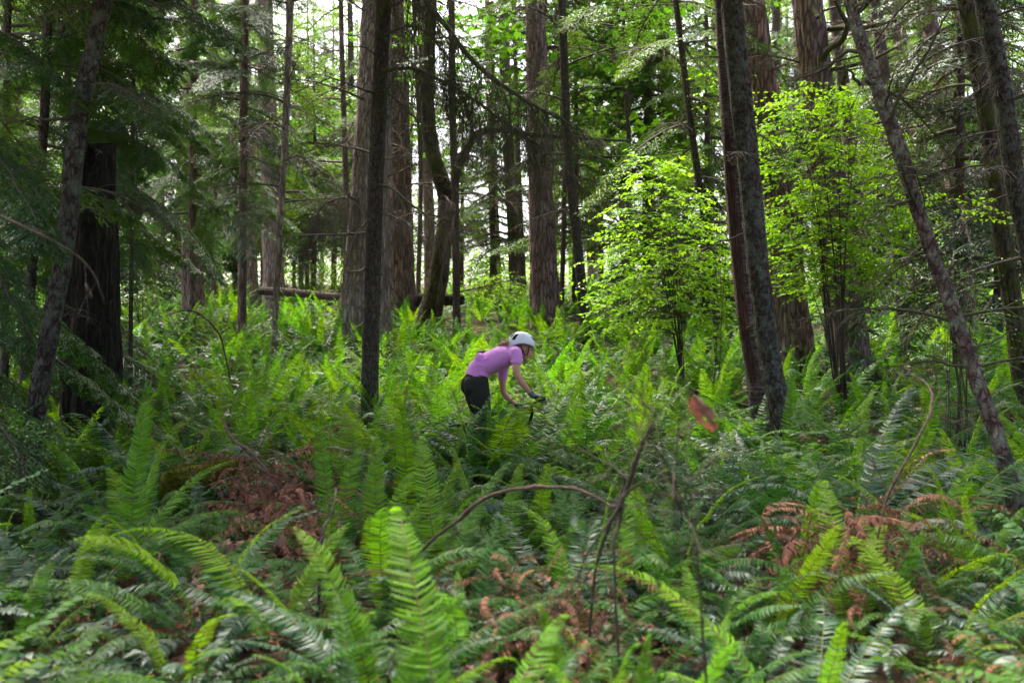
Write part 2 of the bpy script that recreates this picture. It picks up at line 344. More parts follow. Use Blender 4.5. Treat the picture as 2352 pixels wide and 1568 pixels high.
# ------------------------------------------------------------------ needle / scale boughs
def bough_geo(L, seed, nlat=30, latl=.42, sub=9, leafl=.05, leafw=.012, droop=.35, flat=.25, subl=.10, hang=.35, rad=.012, up0=.1, wood=True):
    """main axis +X, flat lateral sprays, drooping"""
    r=np.random.default_rng(seed); g=Geo(); n=12; s=np.linspace(0,1,n)
    P=np.stack([s*L,np.cumsum(r.normal(0,.012,n))*L,up0*L*s-droop*L*s**1.9],-1)
    if wood: tube(g,P,rad*(1-.85*s)+.001,k=4,m=1,cap=False)
    LP=[];LD=[];LN=[];LL=[]
    for k in range(nlat):
        t=.10+.89*(k+r.random()*.8)/nlat; i=min(int(t*(n-1)),n-2); f=t*(n-1)-i
        p=P[i]*(1-f)+P[i+1]*f; tg=unit(P[i+1]-P[i]); sg=1 if k%2 else -1
        l=latl*L*(1.08-t)**.8*(.6+.55*r.random())*min(1,.45+t*2.2)
        S=np.array([0,sg,0.])
        d=unit(S*(.85+.2*r.random())+tg*(.45+.35*r.random())+np.array([0,0,.12*r.normal()]))
        nrm=unit(np.array([.1*r.normal(),.25*r.normal(),1])+tg*.15)
        if wood: tube(g,np.array([p,p+d*l*.6+np.array([0,0,-hang*l*.2]),p+d*l+np.array([0,0,-hang*l*.5])]),[rad*.25,rad*.16,.001],k=3,m=1,cap=False)
        q=(np.arange(sub)+r.random(sub)*.6)/sub
        c=p+d*(l*q)[:,None]+np.array([0,0,-1.])*(hang*.5*l*q**2)[:,None]
        for s2 in (-1,1):
            dd=unit(d*.75+np.cross(nrm,d)*s2*(.75+.25*r.random(sub))[:,None]+np.array([0,0,-hang*.7])*(.3+r.random(sub))[:,None]+r.normal(0,flat*.5,(sub,3)))
            sl=subl*L*(1.1-q*.7)*(.6+.6*r.random(sub))
            ns=max(2,int(round(subl*L/leafl*1.3)))
            for j in range(ns):
                u=(j+.2)/ns
                LP.append(c+dd*(sl*u)[:,None]+np.array([0,0,-1.])*(hang*sl*u*u*.6)[:,None])
                e=unit(dd+np.cross(nrm,dd)*(.55 if j%2 else -.55)+np.array([0,0,-hang*.4]))
                LD.append(e); LN.append(unit(nrm+r.normal(0,flat,(sub,3)))); LL.append(np.full(sub,leafl)*(.7+.6*r.random(sub)))
        LP.append(c); LD.append(np.repeat(d[None],sub,0)); LN.append(np.repeat(nrm[None],sub,0)); LL.append(np.full(sub,leafl*1.1))
    LP=np.concatenate(LP);LD=np.concatenate(LD);LN=np.concatenate(LN);LL=np.concatenate(LL)
    leaves(g,LP,LD,LN,LL,LL*leafw/leafl,0,fold=.1,mid=.5)
    return g.pack()
CEDAR=[bough_geo(1.0,800+k,nlat=38,latl=.40,sub=10,leafl=.024,leafw=.0078,droop=[.25,.45,.6,.35,.5][k],subl=.085,hang=.55) for k in range(5)]
CEDARM=[g.mesh('cedar_bough',[M['cedar_leaf'],M['twig']]) for g in CEDAR]
FIR=[bough_geo(1.0,900+k,nlat=26,latl=.36,sub=7,leafl=.034,leafw=.0085,droop=[.2,.4,.1,.5][k],flat=.45,subl=.09,hang=.3) for k in range(4)]
FIRM=[g.mesh('fir_bough',[M['fir_leaf'],M['twig']]) for g in FIR]
FIRLO=[bough_geo(1.0,950+k,nlat=13,latl=.38,sub=4,leafl=.085,leafw=.022,droop=[.25,.4,.15][k],flat=.5,subl=.13,hang=.3,wood=False) for k in range(3)]
FIRMD=[bough_geo(1.0,960+k,nlat=18,latl=.38,sub=5,leafl=.055,leafw=.014,droop=[.25,.4,.15][k],flat=.45,subl=.11,hang=.3,rad=.02) for k in range(3)]

def crown_geo(h, r0, nb, seed, src, tip=.15, pitch=-.25, power=.8):
    """conifer crown from z=0 to z=h"""
    r=np.random.default_rng(seed); g=Geo(); a=0.
    for k in range(nb):
        u=(k+r.random()*.7)/nb; a+=2.4+r.normal(0,.35)
        L=(r0*(1-u)**power+tip)*(.65+.55*r.random())
        g.put(src[r.integers(len(src))], TRS((0,0,u*h),(r.normal(0,.15),pitch*(-1)+r.normal(0,.14),a),L))
    return g.pack()
CANOPYM=[crown_geo(11,3.4,60,70+k,FIRLO).mesh('conifer_crown',[M['fir_leaf']]) for k in range(3)]
UNDERM=[crown_geo(1.0*11,2.6,85,80+k,FIRMD).mesh('young_conifer_crown',[M['fir_leaf'],M['twig']]) for k in range(3)]

# ------------------------------------------------------------------ broad leaves
def leafy_branch(L, seed, n=34, ll=.10, mode='maple', m=0):
    """a layered spray of leaves on a forked twig, axis +X"""
    r=np.random.default_rng(seed); g=Geo(); s=np.linspace(0,1,8)
    P=np.stack([s*L,.06*L*np.sin(s*3+seed),.08*L*s-.22*L*s*s],-1)
    tube(g,P,.008*L*(1-.8*s)+.001,k=4,m=1,cap=False)
    pts=[];
    for k in range(6):
        t=.2+.13*k; p=np.array([np.interp(t,s,P[:,j]) for j in range(3)]); sg=1 if k%2 else -1
        e=p+np.array([.25+.2*r.random(),sg*(.25+.25*r.random())*(1.1-t*.6),-.05+.1*r.random()])*L
        tube(g,np.array([p,(p+e)/2+r.normal(0,.015*L,3),e]),[.004*L,.003*L,.001],k=3,m=1,cap=False)
        for j in range(max(2,n//7)): pts.append(p+(e-p)*((j+.6+.4*r.random())/(n//7+.4)))
    for j in range(n//6): pts.append(P[2+int(r.integers(0,6))])
    pts=np.array(pts)+r.normal(0,.012*L,(len(pts),3)); k=len(pts)
    az=r.uniform(0,2*PI,k); D=np.stack([np.cos(az),np.sin(az),r.uniform(-.55,.05,k)],-1)+np.array([.35,0,0])
    Nn=unit(np.stack([r.normal(0,.33,k),r.normal(0,.33,k),np.ones(k)],-1))
    l=ll*(.55+.7*r.random(k))
    if mode=='maple': lobed(g,pts,D,Nn,l,m)
    else: leaves(g,pts,D,Nn,l,l*.62,m,fold=.14,mid=.42)
    return g.pack()
MAPLE=[leafy_branch(1.0,20+k,n=54,ll=.085,mode='maple') for k in range(4)]
MAPLEM=[g.mesh('maple_bough',[M['maple_leaf'],M['twig']]) for g in MAPLE]
# ------------------------------------------------------------------ ground
def ground():
    xs=np.concatenate([np.linspace(-260,-34,14)[:-1],np.linspace(-34,34,170),np.linspace(34,260,14)[1:]])
    ys=np.concatenate([np.linspace(-40,-2,8)[:-1],np.linspace(-2,34,130),np.linspace(34,90,60)[1:],np.linspace(90,480,14)[1:]])
    X,Y=np.meshgrid(xs,ys); Z=G(X,Y)
    near=(np.abs(X)<34)&(Y<40)
    Z=Z+np.where(near,rng.normal(0,.018,X.shape),0)
    g=Geo(); nx=len(xs); i=(np.arange(len(ys)-1)[:,None]*nx+np.arange(nx-1)[None,:]).ravel()
    g.add(np.stack([X,Y,Z],-1),None,np.stack([i,i+1,i+nx+1,i+nx],-1))
    m,nt,N,L=newmat('forest_floor')
    ge=nd(N,'ShaderNodeNewGeometry')
    n1=nd(N,'ShaderNodeTexNoise',**{'in':{'Scale':1.1,'Detail':5.0}}); n2=nd(N,'ShaderNodeTexNoise',**{'in':{'Scale':26.0,'Detail':6.0,'Roughness':.7}})
    L.new(ge.outputs['Position'],n1.inputs['Vector']); L.new(ge.outputs['Position'],n2.inputs['Vector'])
    c=mixc(N,L,ramp(N,L,n2.outputs['Fac'],.35,.68),(.028,.018,.013),(.11,.062,.042))
    c=mixc(N,L,ramp(N,L,n1.outputs['Fac'],.5,.66),c,(.035,.05,.016))
    b=nd(N,'ShaderNodeBsdfPrincipled',**{'in':{'Roughness':.95,'Specular IOR Level':.15}}); L.new(c,b.inputs['Base Color'])
    bu=nd(N,'ShaderNodeBump',**{'in':{'Strength':1.0,'Distance':.04}}); L.new(n2.outputs['Fac'],bu.inputs['Height']); L.new(bu.outputs[0],b.inputs['Normal'])
    o=nd(N,'ShaderNodeOutputMaterial'); L.new(b.outputs[0],o.inputs[0])
    ob=link('ground',g.mesh('ground',[m])); tag(ob,'brown forest floor rising gently away under the ferns','ground',kind='structure')
ground()

# ------------------------------------------------------------------ trees
def bark_disp(seed, amp, furrow=9, lump=0.):
    r=np.random.default_rng(seed); ph=r.uniform(0,6.28,8); mm=[furrow,furrow+2,furrow*2-1,furrow*2+3]
    def f(th,t,P):
        z=P[:,2:3]; d=0
        for k,m_ in enumerate(mm): d=d+amp*(.6 if k>1 else 1)*np.sin(m_*th+ph[k]+1.9*np.sin(z*(1.1+.5*k)+ph[k+4])+.8*np.sin(z*5.3+k))
        if lump: d=d+lump*(np.sin(z*6.1+2*th+ph[0])*np.sin(z*3.7-th+ph[1])+.6*np.sin(z*15+3*th+ph[2])*np.sin(z*11-2*th))
        return 1+d
    return f

def trunk_path(px, Y, height, base_drop=True, jitter=0.01, seed=0):
    """px: picture points bottom->top at depth Y (number or list); returns world path from ground to top"""
    Ys=[Y]*len(px) if not hasattr(Y,'__len__') else Y
    W=np.array([ray(x,y,yy) for (x,y),yy in zip(px,Ys)])
    d=W[0]-W[1]; d=d/max(1e-6,abs(d[2]))
    p=W[0]
    for _ in range(6):
        gz=Gz(p[0],p[1]); k=(p[2]-gz)
        p=p+d*k if d[2]<0 else p
        if abs(k)<.005: break
    base=np.array([p[0],p[1],Gz(p[0],p[1])-.12])
    pts=[base]+[w for w in W if w[2]>base[2]+.25]
    top=pts[-1]; e=unit(pts[-1]-pts[-2]); rem=height-(top[2]-base[2])
    if rem>0.5:
        for k in range(1,4): 
            e=unit(e+np.array([0,0,.12])); pts.append(pts[-1]+e*rem/3)
    return np.array(pts)

def set_branch(me, name, tree, loc, az, pitch, s, roll=0):
    o=bpy.data.objects.new(name,me); COL.objects.link(o); o.parent=tree
    o.location=loc; o.rotation_euler=(roll,pitch,az); o.scale=(s,s,s) if not hasattr(s,'__len__') else s
    return o

TREES={}
def tree(key, label, px, Y, wb, wt, mat, height=24, group=None, name='conifer_tree', bare=0, bz=(1.5,10), bl=(1.0,2.2), mossy=False, stubs=0,
         fir=0, fz=(4,11), fl=(1.5,2.6), cedar=0, cz=(1,9), cl=(1.4,2.6), maple=0, mz=(3,9), ml=(1.2,2.2), crown=True, crown_at=.52, disp=.03, lump=0., flare=1.35, k=20, cat='tree', azr=None, cs=1.0, furrow=9, broken=False):
    seed=sum(ord(c)*(i+7) for i,c in enumerate(str(key)))
    r=np.random.default_rng(seed)
    P=trunk_path(px,Y,height); Y0=P[0][1]
    base=P[0].copy(); base[2]+=.12
    e=empty(name,base,label,cat,group)
    n=max(24,int(min(height,14)*7)); Q=crom(P,n)-base
    seg=np.concatenate([[0],np.cumsum(np.linalg.norm(np.diff(Q,axis=0),axis=1))]); tot=seg[-1]
    zr=(14*.9)
    ra=wb/FP*Y0/2; rb=wt/FP*Y0/2
    ztop=ray(0,0,Y0)[2]-base[2]
    u=np.clip(Q[:,2]/max(ztop,1),0,None)
    R=np.where(u<1,ra+(rb-ra)*u, rb*np.clip(1-(Q[:,2]-ztop)/(max(height-ztop,1)*1.05),.04,1))
    R=R*(1+(flare-1)*np.exp(-np.clip(Q[:,2],0,None)/(ra*2.2+.1)))
    g=Geo(); tube(g,Q,R,k=k,disp=bark_disp(seed,disp,furrow,lump),cap=True)
    if broken:
        g.pack(); top=g.V[:,2]>Q[-1,2]-.35
        th=np.arctan2(g.V[:,1]-Q[-1,1],g.V[:,0]-Q[-1,0])
        g.V[:,2]+=np.where(top,.30*np.sin(th+2.6)+.22*np.sin(th*3+1)+.16*np.sin(th*7)+.1*np.sin(th*13+2),0)
    part('trunk',g,[B[mat]],e)
    def at(z):
        i=int(np.clip(np.searchsorted(Q[:,2],z),1,n-1)); f=np.clip((z-Q[i-1,2])/(Q[i,2]-Q[i-1,2]+1e-9),0,1)
        return Q[i-1]*(1-f)+Q[i]*f, R[i]
    def ring(cnt,zr_,lr,meshes,nm,pit,pj=.15):
        a=r.uniform(0,6.28)
        for j in range(cnt):
            z=zr_[0]+(zr_[1]-zr_[0])*(j+r.random())/cnt; c,rr=at(z); a+=2.4+r.normal(0,.4)
            az=a if azr is None else r.uniform(*azr)
            l=r.uniform(*lr)
            set_branch(meshes[r.integers(len(meshes))],nm,e,c+np.array([math.cos(az),math.sin(az),0])*rr*.7,az,pit+r.normal(0,pj),l,r.normal(0,.2))
    if bare: ring(bare,bz,bl,BAREMOSS if mossy else BAREM,'dead_branch',.0,.22)
    if stubs: ring(stubs,(1,9),(.25,.7),STUBM,'branch_stub',-.1,.25)
    if fir: ring(fir,fz,fl,FIRM,'bough',.12)
    if cedar: ring(cedar,cz,cl,CEDARM,'bough',.15)
    if maple: ring(maple,mz,ml,MAPLEM,'bough',-.15,.3)
    if crown and height>14:
        if key in ('C2','R1','L1'): crown_at=.47; cs=1.5  # unseen crowns widened and lowered to shade the foreground ferns
        elif str(key)[0]=='C' or key in ('L4','L5','L6','L7','L8','L9'): crown_at=.82; cs=.5  # unseen crowns shrunk and raised so sun reaches the middle slope
        elif key[0]=='R': crown_at=max(crown_at,.74)  # out-of-view crowns lifted to let light onto the saplings
        zc=height*crown_at; c,_=at(zc)
        o=link('crown',CANOPYM[r.integers(3)],e); o.location=c; hs=(height-zc)/11*1.06; o.scale=(cs,cs,hs); o.rotation_euler=(0,0,r.uniform(0,6))
    TREES[key]=dict(e=e,base=base,Q=Q,R=R,at=at)
    return e

# --- left side
tree('L1','slender grey leaning trunk at far left, standing in front of the dark broken snag',[(80,960),(118,740),(150,560),(185,250),(240,0)],[8.8,8.8,8.8,8.9,9],44,38,'lichen',15,stubs=5,bare=9,bz=(1.6,5.5),bl=(.35,.9),disp=.03,lump=.05,flare=1.2,crown_at=.45,k=18,cs=.9)
tree('L2','dim thin trunk farthest left, behind the grey leaning trunk',[(58,840),(84,470),(100,300),(112,0)],14,24,18,'dark',20,bare=14,bz=(1,8),cedar=14,cz=(2.5,9),cl=(1.2,2.2),disp=.03,flare=1.2)
tree('L3','thick dark broken snag with a jagged top behind the grey leaning trunk',[(208,880),(206,640),(205,415)],11.5,122,108,'snag',2.2,crown=False,disp=.045,furrow=7,flare=1.2,k=40,broken=True,name='tree_snag',cat='snag')
tree('L4','wide mauve trunk seen through cedar sprays, right of the dark snag',[(443,690),(438,300),(433,0)],27,48,42,'fir',27,bare=6,bz=(3,11),fir=4,disp=.035,flare=1.25)
tree('L5','thin dark trunk rising between the wide mauve trunk and the pink pair',[(492,500),(489,200),(487,0)],30,17,14,'thin',22,bare=12,bz=(4,13),bl=(1.2,2.4),fir=6,fz=(8,13))
tree('L6','narrower left trunk of the pink barked pair at upper left',[(575,640),(570,400),(564,200),(559,0)],31,33,27,'fir_pale',28,bare=8,bz=(5,13),stubs=3)
tree('L7','wider right trunk of the pink barked pair at upper left',[(628,620),(620,400),(613,200),(606,0)],28,46,38,'fir_pale',28,bare=12,bz=(3,12),stubs=4,bl=(1.4,2.8))
tree('L8','thin pinkish bare trunk whose foot stands in ferns left of the fallen log',[(632,735),(641,560),(651,380),(662,150),(666,0)],20,13,17,'fir_pale',17,bare=16,bz=(3.0,8.5),bl=(1.0,2.3),flare=1.15,disp=.02,k=12)
tree('L9','thin dark trunk left of the great pale trunk against the sky',[(797,640),(794,400),(786,150),(783,0)],29,15,11,'thin',22,bare=16,bz=(3,13),bl=(1.2,2.6),fir=10,fz=(5,13))
# --- the middle group
tree('C1','great pale furrowed trunk partly hidden by the slim dark trunk',[(838,735),(842,600),(848,480),(858,250),(866,0)],21.5,98,66,'fir_pale',30,bare=9,bz=(1.5,9),bl=(1.2,2.6),disp=.035,flare=1.35,k=44,furrow=13)
tree('C2','slim dark trunk standing nearest in the middle, left of the cyclist',[(849,905),(854,700),(862,450),(872,200),(882,0)],13,40,34,'dark',18,bare=6,bz=(1.2,4.5),bl=(.7,1.5),stubs=8,disp=.025,lump=.02,flare=1.15,k=18,cs=.8)
tree('C3','wide brown trunk just right of the slim dark trunk',[(921,715),(918,500),(911,250),(903,0)],26,64,46,'fir',28,bare=10,bz=(2,11),bl=(1.2,2.6),disp=.04,flare=1.25,k=36,furrow=11)
tree('C4','narrow pale trunk touching the right edge of the slim dark trunk',[(893,700),(892,450),(888,200),(886,0)],24,22,18,'fir_pale',24,bare=8,bz=(2,10),bl=(1,2.2))
tree('C5','mauve trunk between the wide brown trunk and the mossy crooked maple',[(988,620),(984,450),(976,300),(972,120)],36,26,22,'fir',27,bare=8,bz=(4,14),fir=8,fz=(6,14))
# mossy crooked broadleaf
tree('C6','crooked mossy trunk bent to the left, with yellow green moss',[(985,730),(1000,665),(1014,580),(1026,500),(1022,440),(1000,375),(988,320),(982,240),(985,140)],23,46,26,'mossy',13,crown=False,name='broadleaf_tree',maple=15,mz=(5.5,12),ml=(1.3,2.4),disp=.05,lump=.05,flare=1.5,k=20)
tree('C7','straight thin trunk beside the mossy crooked trunk, with a mossy arching limb',[(1049,735),(1047,560),(1044,400),(1040,280),(1038,100)],22.5,18,15,'thin',15,crown=False,name='broadleaf_tree',maple=9,mz=(6.5,13),ml=(1.3,2.3),bare=10,bz=(1,5),bl=(.9,1.8),flare=1.2)
tree('C8','mauve trunk in the backlit gap, left of the brown one with a flared foot',[(1140,640),(1134,480),(1130,340),(1126,150)],37,24,21,'fir',27,bare=12,bz=(3,13),fir=8,fz=(6,14))
tree('C9','reddish trunk left of the sturdy central trunk in the backlit gap',[(1184,640),(1178,520),(1168,360),(1160,150)],34,27,23,'fir',27,bare=10,bz=(3,13),fir=8,fz=(6,14))
tree('C10','very thin trunk between the reddish trunk and the sturdy central trunk',[(1203,650),(1196,500),(1190,330)],33,12,10,'thin',20,bare=12,bz=(2,11),fir=6,fz=(6,12))
tree('C11','sturdy central brown trunk with a flared foot, above the cyclist',[(1256,732),(1250,640),(1244,500),(1238,330),(1232,100)],23.5,62,44,'fir',29,bare=10,bz=(2.5,9),bl=(1,2.4),disp=.04,flare=1.45,k=36,furrow=11)
tree('C12','slim dark straight trunk right of the sturdy central trunk',[(1345,755),(1334,640),(1320,500),(1304,340),(1296,150)],21,24,18,'dark',22,bare=16,bz=(2,9),bl=(1,2.2),fir=8,fz=(5.5,10),flare=1.2)
tree('C13','pale left trunk of the distant pair behind the left bright sapling',[(1358,570),(1352,450),(1347,330)],42,22,20,'fir_pale',27,bare=8,bz=(4,14),fir=8,fz=(7,15))
tree('C14','pale right trunk of the distant pair behind the left bright sapling',[(1370,575),(1364,450),(1360,330)],44,15,13,'fir_pale',26,bare=8,bz=(4,14),fir=6,fz=(7,15))
tree('C15','brown trunk mostly hidden by green boughs at top centre',[(1442,600),(1428,300),(1412,100)],37,31,27,'fir',28,bare=6,bz=(5,14),fir=14,fz=(5,15))
tree('C16','mauve trunk showing between green boughs, right of top centre',[(1552,640),(1540,400),(1532,250),(1526,60)],34,28,24,'fir',28,bare=8,bz=(5,13),fir=14,fz=(5,14))
tree('C17','thin dark leaning trunk between the two bright green saplings',[(1647,762),(1632,590),(1605,417),(1572,168),(1552,0)],18,20,13,'dark',17,bare=14,bz=(2,8),bl=(.8,1.8),fir=10,fz=(4,9),flare=1.15)
# --- right group
tree('R1','lichen crusted front trunk right of centre, beside the split reddish trunk',[(1790,930),(1772,850),(1753,720),(1735,550),(1718,370),(1698,180),(1680,0)],[11.6,11.7,11.8,11.9,12,12,12],50,52,'lichen',19,stubs=6,bare=4,bz=(3,6),bl=(.6,1.2),disp=.03,lump=.045,flare=1.15,k=28,cs=.9)
tree('R2','split reddish trunk with ringed bark close behind the lichen crusted trunk',[(1738,880),(1722,770),(1703,620),(1690,480),(1678,300),(1664,80)],[12.5]*6,44,36,'ring',17,stubs=3,disp=.05,lump=.02,flare=1.25,k=28,crown_at=.5)
tree('R3','big furrowed trunk behind the lichen crusted trunk, above the right sapling',[(1818,850),(1800,600),(1757,230),(1727,0)],18,88,54,'fir',30,bare=9,bz=(3,9),bl=(1,2.2),disp=.035,flare=1.4,k=44,furrow=13)
tree('R4','big furrowed trunk with bare twisted limbs behind the tall right sapling',[(1954,860),(1930,640),(1879,200),(1853,0)],17,82,66,'fir',30,bare=6,bz=(5,9),bl=(.9,1.8),stubs=5,disp=.035,flare=1.35,k=44,furrow=13)
tree('R5','narrow trunk just right of the big trunk with twisted limbs',[(1990,800),(1968,500),(1945,260),(1922,60)],25,30,27,'thin',26,bare=14,bz=(2,10),bl=(1,2.2))
tree('R6','dark trunk at upper right behind the scaly leaning stem',[(2078,800),(2056,430),(2032,185),(2012,17)],23,30,25,'thin',26,bare=18,bz=(1.5,10),bl=(1,2.4),fir=8,fz=(4,10))
tree('R7','broad shadowed trunk right of the scaly leaning stem',[(2215,700),(2190,400),(2150,120),(2130,20)],20,44,34,'fir',27,bare=22,bz=(1.5,9),bl=(1,2.4))
tree('R8','lichen trunk near the right edge with moss around its foot',[(2340,800),(2318,640),(2300,527),(2267,269),(2222,34)],14,44,36,'mossy',21,bare=14,bz=(1.5,6.5),bl=(.8,1.8),disp=.03,lump=.04,flare=1.2,k=24)
tree('R9','rough dark trunk cut by the right edge of the view',[(2390,760),(2362,560),(2335,437),(2301,201),(2262,0)],12.5,46,42,'lichen',20,bare=14,bz=(1.5,6),bl=(.8,1.8),disp=.03,lump=.05,flare=1.2,k=24)
tree('R10','far dim trunk between the narrow trunk and the dark trunk at upper right',[(2112,760),(2098,500),(2082,300),(2066,80)],29,32,28,'fir',27,bare=22,bz=(2,12),bl=(1,2.6),fir=8,fz=(4,12))
tree('R11','scaly reddish stem leaning steeply to the left in the right foreground',[(2319,1100),(2291,1005),(2254,904),(2227,819),(2193,725),(2156,618),(2126,534),(2105,470),(2075,370),(2045,285),(2008,184),(1975,84),(1951,0),(1915,-130)],[6.3,6.4,6.5,6.6,6.7,6.8,6.9,7,7,7.1,7.2,7.3,7.4,7.5],36,36,'red',7.2,bare=16,bz=(.9,5.8),bl=(.5,1.1),mossy=True,stubs=6,crown=False,disp=.04,lump=.09,flare=1.1,k=22,name='leaning_tree')
# cedars massed on the left
for i,(x,Y,h,lab,cz,nb) in enumerate([(205,13.4,17,'dark drooping cedar behind the broken snag',(2.2,11),40),(-150,9.6,14,'dark cedar reaching in from beyond the left edge',(.9,9),44),(438,23,19,'green cedar with lit tips in front of the wide mauve trunk',(2.6,12),44),(150,18,18,'deep shaded cedar filling the top left corner',(2,13),48),(555,21,18,'lighter cedar hung across the feet of the pink pair',(2.4,8.5),34),(300,15.2,15,'bushy cedar whose sprays fill the gap right of the broken snag',(2.6,9.5),30),(10,15,17,'dark cedar behind the dim thin trunk at far left',(1.2,11),40)]):
    b=ray(x,784,Y); 
    kp=[(95,900),(150,560),(200,200),(240,0)] if i==0 else [(x,800),(x+4,400),(x+8,0)]
    tree('K%d'%i,lab,kp,Y,10 if i==5 else 20,8 if i==5 else 16,'fir' if i in (2,4) else 'dark',h,name='cedar_tree',cedar=nb,cz=cz,azr=(-.9,3.5) if i==0 else ((-.2,3.34) if i==6 else None),cl=(1.4,2.7) if i in (1,2,3,6) else (1.0,1.95),flare=1.2,k=10,crown_at=.7,cs=.8)
# unseen trees added around the viewer so their crowns shade the nearest ferns
def beside(x,y,h,lab,cs):
    b=np.array([x,y,Gz(x,y)]); e=empty('conifer_tree',b,lab,'tree','unseen shade trees added beside and behind the viewer')
    g=Geo(); tube(g,crom(np.array([[0,0,-.1],[.05,.02,h*.4],[.1,0,h]]),60),np.linspace(.2,.02,60),k=18,disp=bark_disp(int(x*10)+77,.03)); part('trunk',g,[B['fir']],e)
    c=Geo()
    for q in range(2): c.put(crown_geo(11,3.4,62,int(abs(x*9))+q,FIRLO),TRS((0,0,q*.3),(0,0,q*1.3),1))
    o=link('crown',c.mesh('conifer_crown',[M['fir_leaf']]),e); o.location=(0,0,h*.33); o.scale=(cs,cs,h*.67/11)
for i,(x,y,h,cs) in enumerate([(-3.7,1.4,21,1.0),(4.0,2.0,22,1.0),(.8,-4.2,23,1.25),(-5.0,-3.5,22,1.25),(5.4,-3.0,22,1.25)]):
    beside(x,y,h,'unseen conifer added beside or behind the viewer for its shade',cs)
# understorey conifers
US=[(705,43,17,'hazy fir filling the sky gap right of the thin pinkish trunk'),(585,55,17,'far fir in the sky gap behind the pink pair'),(820,56,17,'far fir against the sky directly behind the great pale trunk'),(620,33,13,'backlit fir between the pink pair and the thin pinkish trunk'),(478,45,15,'far fir between the wide mauve trunk and the pink pair'),(765,48,15,'far fir against the sky left of the great pale trunk'),(675,52,16,'farthest fir against the sky behind the thin pinkish trunk'),(330,31,14,'dark fir behind the cedars, left of the wide mauve trunk'),(215,26,13,'dark fir directly behind the broken snag'),(425,34,14,'dim fir behind the wide mauve trunk'),(1250,28,15,'dark hemlock spray hanging high behind the sturdy central trunk'),(1480,28,15,'feathery hemlock hanging above the left bright sapling'),(2200,17,13,'dim lacy hemlock filling the upper right behind the lichen trunks'),(1130,34,11,'young hemlock with light tips at upper centre behind the draped dead limbs'),(1320,30,12,'young green hemlock right of the sturdy central trunk'),(1490,27,12,'full green hemlock above the left bright sapling'),(1620,24,12,'green hemlock left of the split reddish trunk'),(1380,38,13,'hemlock hung above the distant pale pair'),
    (720,36,11,'pale backlit fir left of the great pale trunk'),(540,38,12,'backlit fir behind the pink barked pair'),(2120,26,12,'dark hemlock behind the scaly leaning stem'),(2010,30,13,'hemlock between the two big right hand trunks and the dark trunk'),(2290,22,12,'dark hemlock behind the right edge trunks'),(1060,42,12,'far hemlock behind the mossy crooked trunk'),(1830,36,13,'far hemlock behind the tall right sapling')]
for i,(x,Y,h,lab) in enumerate(US):
    b=ray(x,784,Y); b[2]=Gz(b[0],b[1]); e=empty('hemlock_tree',b,lab,'tree'); r=np.random.default_rng(i)
    g=Geo(); tube(g,np.array([[0,0,-.1],[.05,0,h*.4],[0,.04,h*.98]]),[.10,.07,.01],k=8); part('trunk',g,[B['thin']],e)
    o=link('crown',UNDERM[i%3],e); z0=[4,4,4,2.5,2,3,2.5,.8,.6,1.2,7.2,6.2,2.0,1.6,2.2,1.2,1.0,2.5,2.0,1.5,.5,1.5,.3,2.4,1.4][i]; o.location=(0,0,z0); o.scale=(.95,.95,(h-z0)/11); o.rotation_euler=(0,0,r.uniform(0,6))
    if lab.startswith(('dark','dim','far')): o.material_slots[0].link='OBJECT'; o.material_slots[0].material=M['shaded_fir_leaf']
# maples filling the upper middle
for i,(x,Y,h,zz,n,lab) in enumerate([(1290,27,12,(5,11.5),34,'bright leaved maple hanging over the sturdy central trunk'),(1440,25,11,(3.6,10.5),32,'maple with wide green leaves behind the left bright sapling'),(1570,29,11,(4,11),26,'maple spreading left of the thin leaning trunk'),(690,40,10,(1.2,8),40,'backlit yellow green maple behind the thin pinkish trunk'),(1180,44,10,(4.5,10),30,'far maple showing between the central trunks'),(960,31,12,(5,12),30,'maple hanging behind the great pale trunk and mossy crook')]):
    tree('M%d'%i,lab,[(x,690),(x+6,400),(x-4,150)],Y,12,9,'thin',h,name='maple_tree',maple=n,mz=zz,ml=(1.6,3.0),crown=False,flare=1.2,k=8)
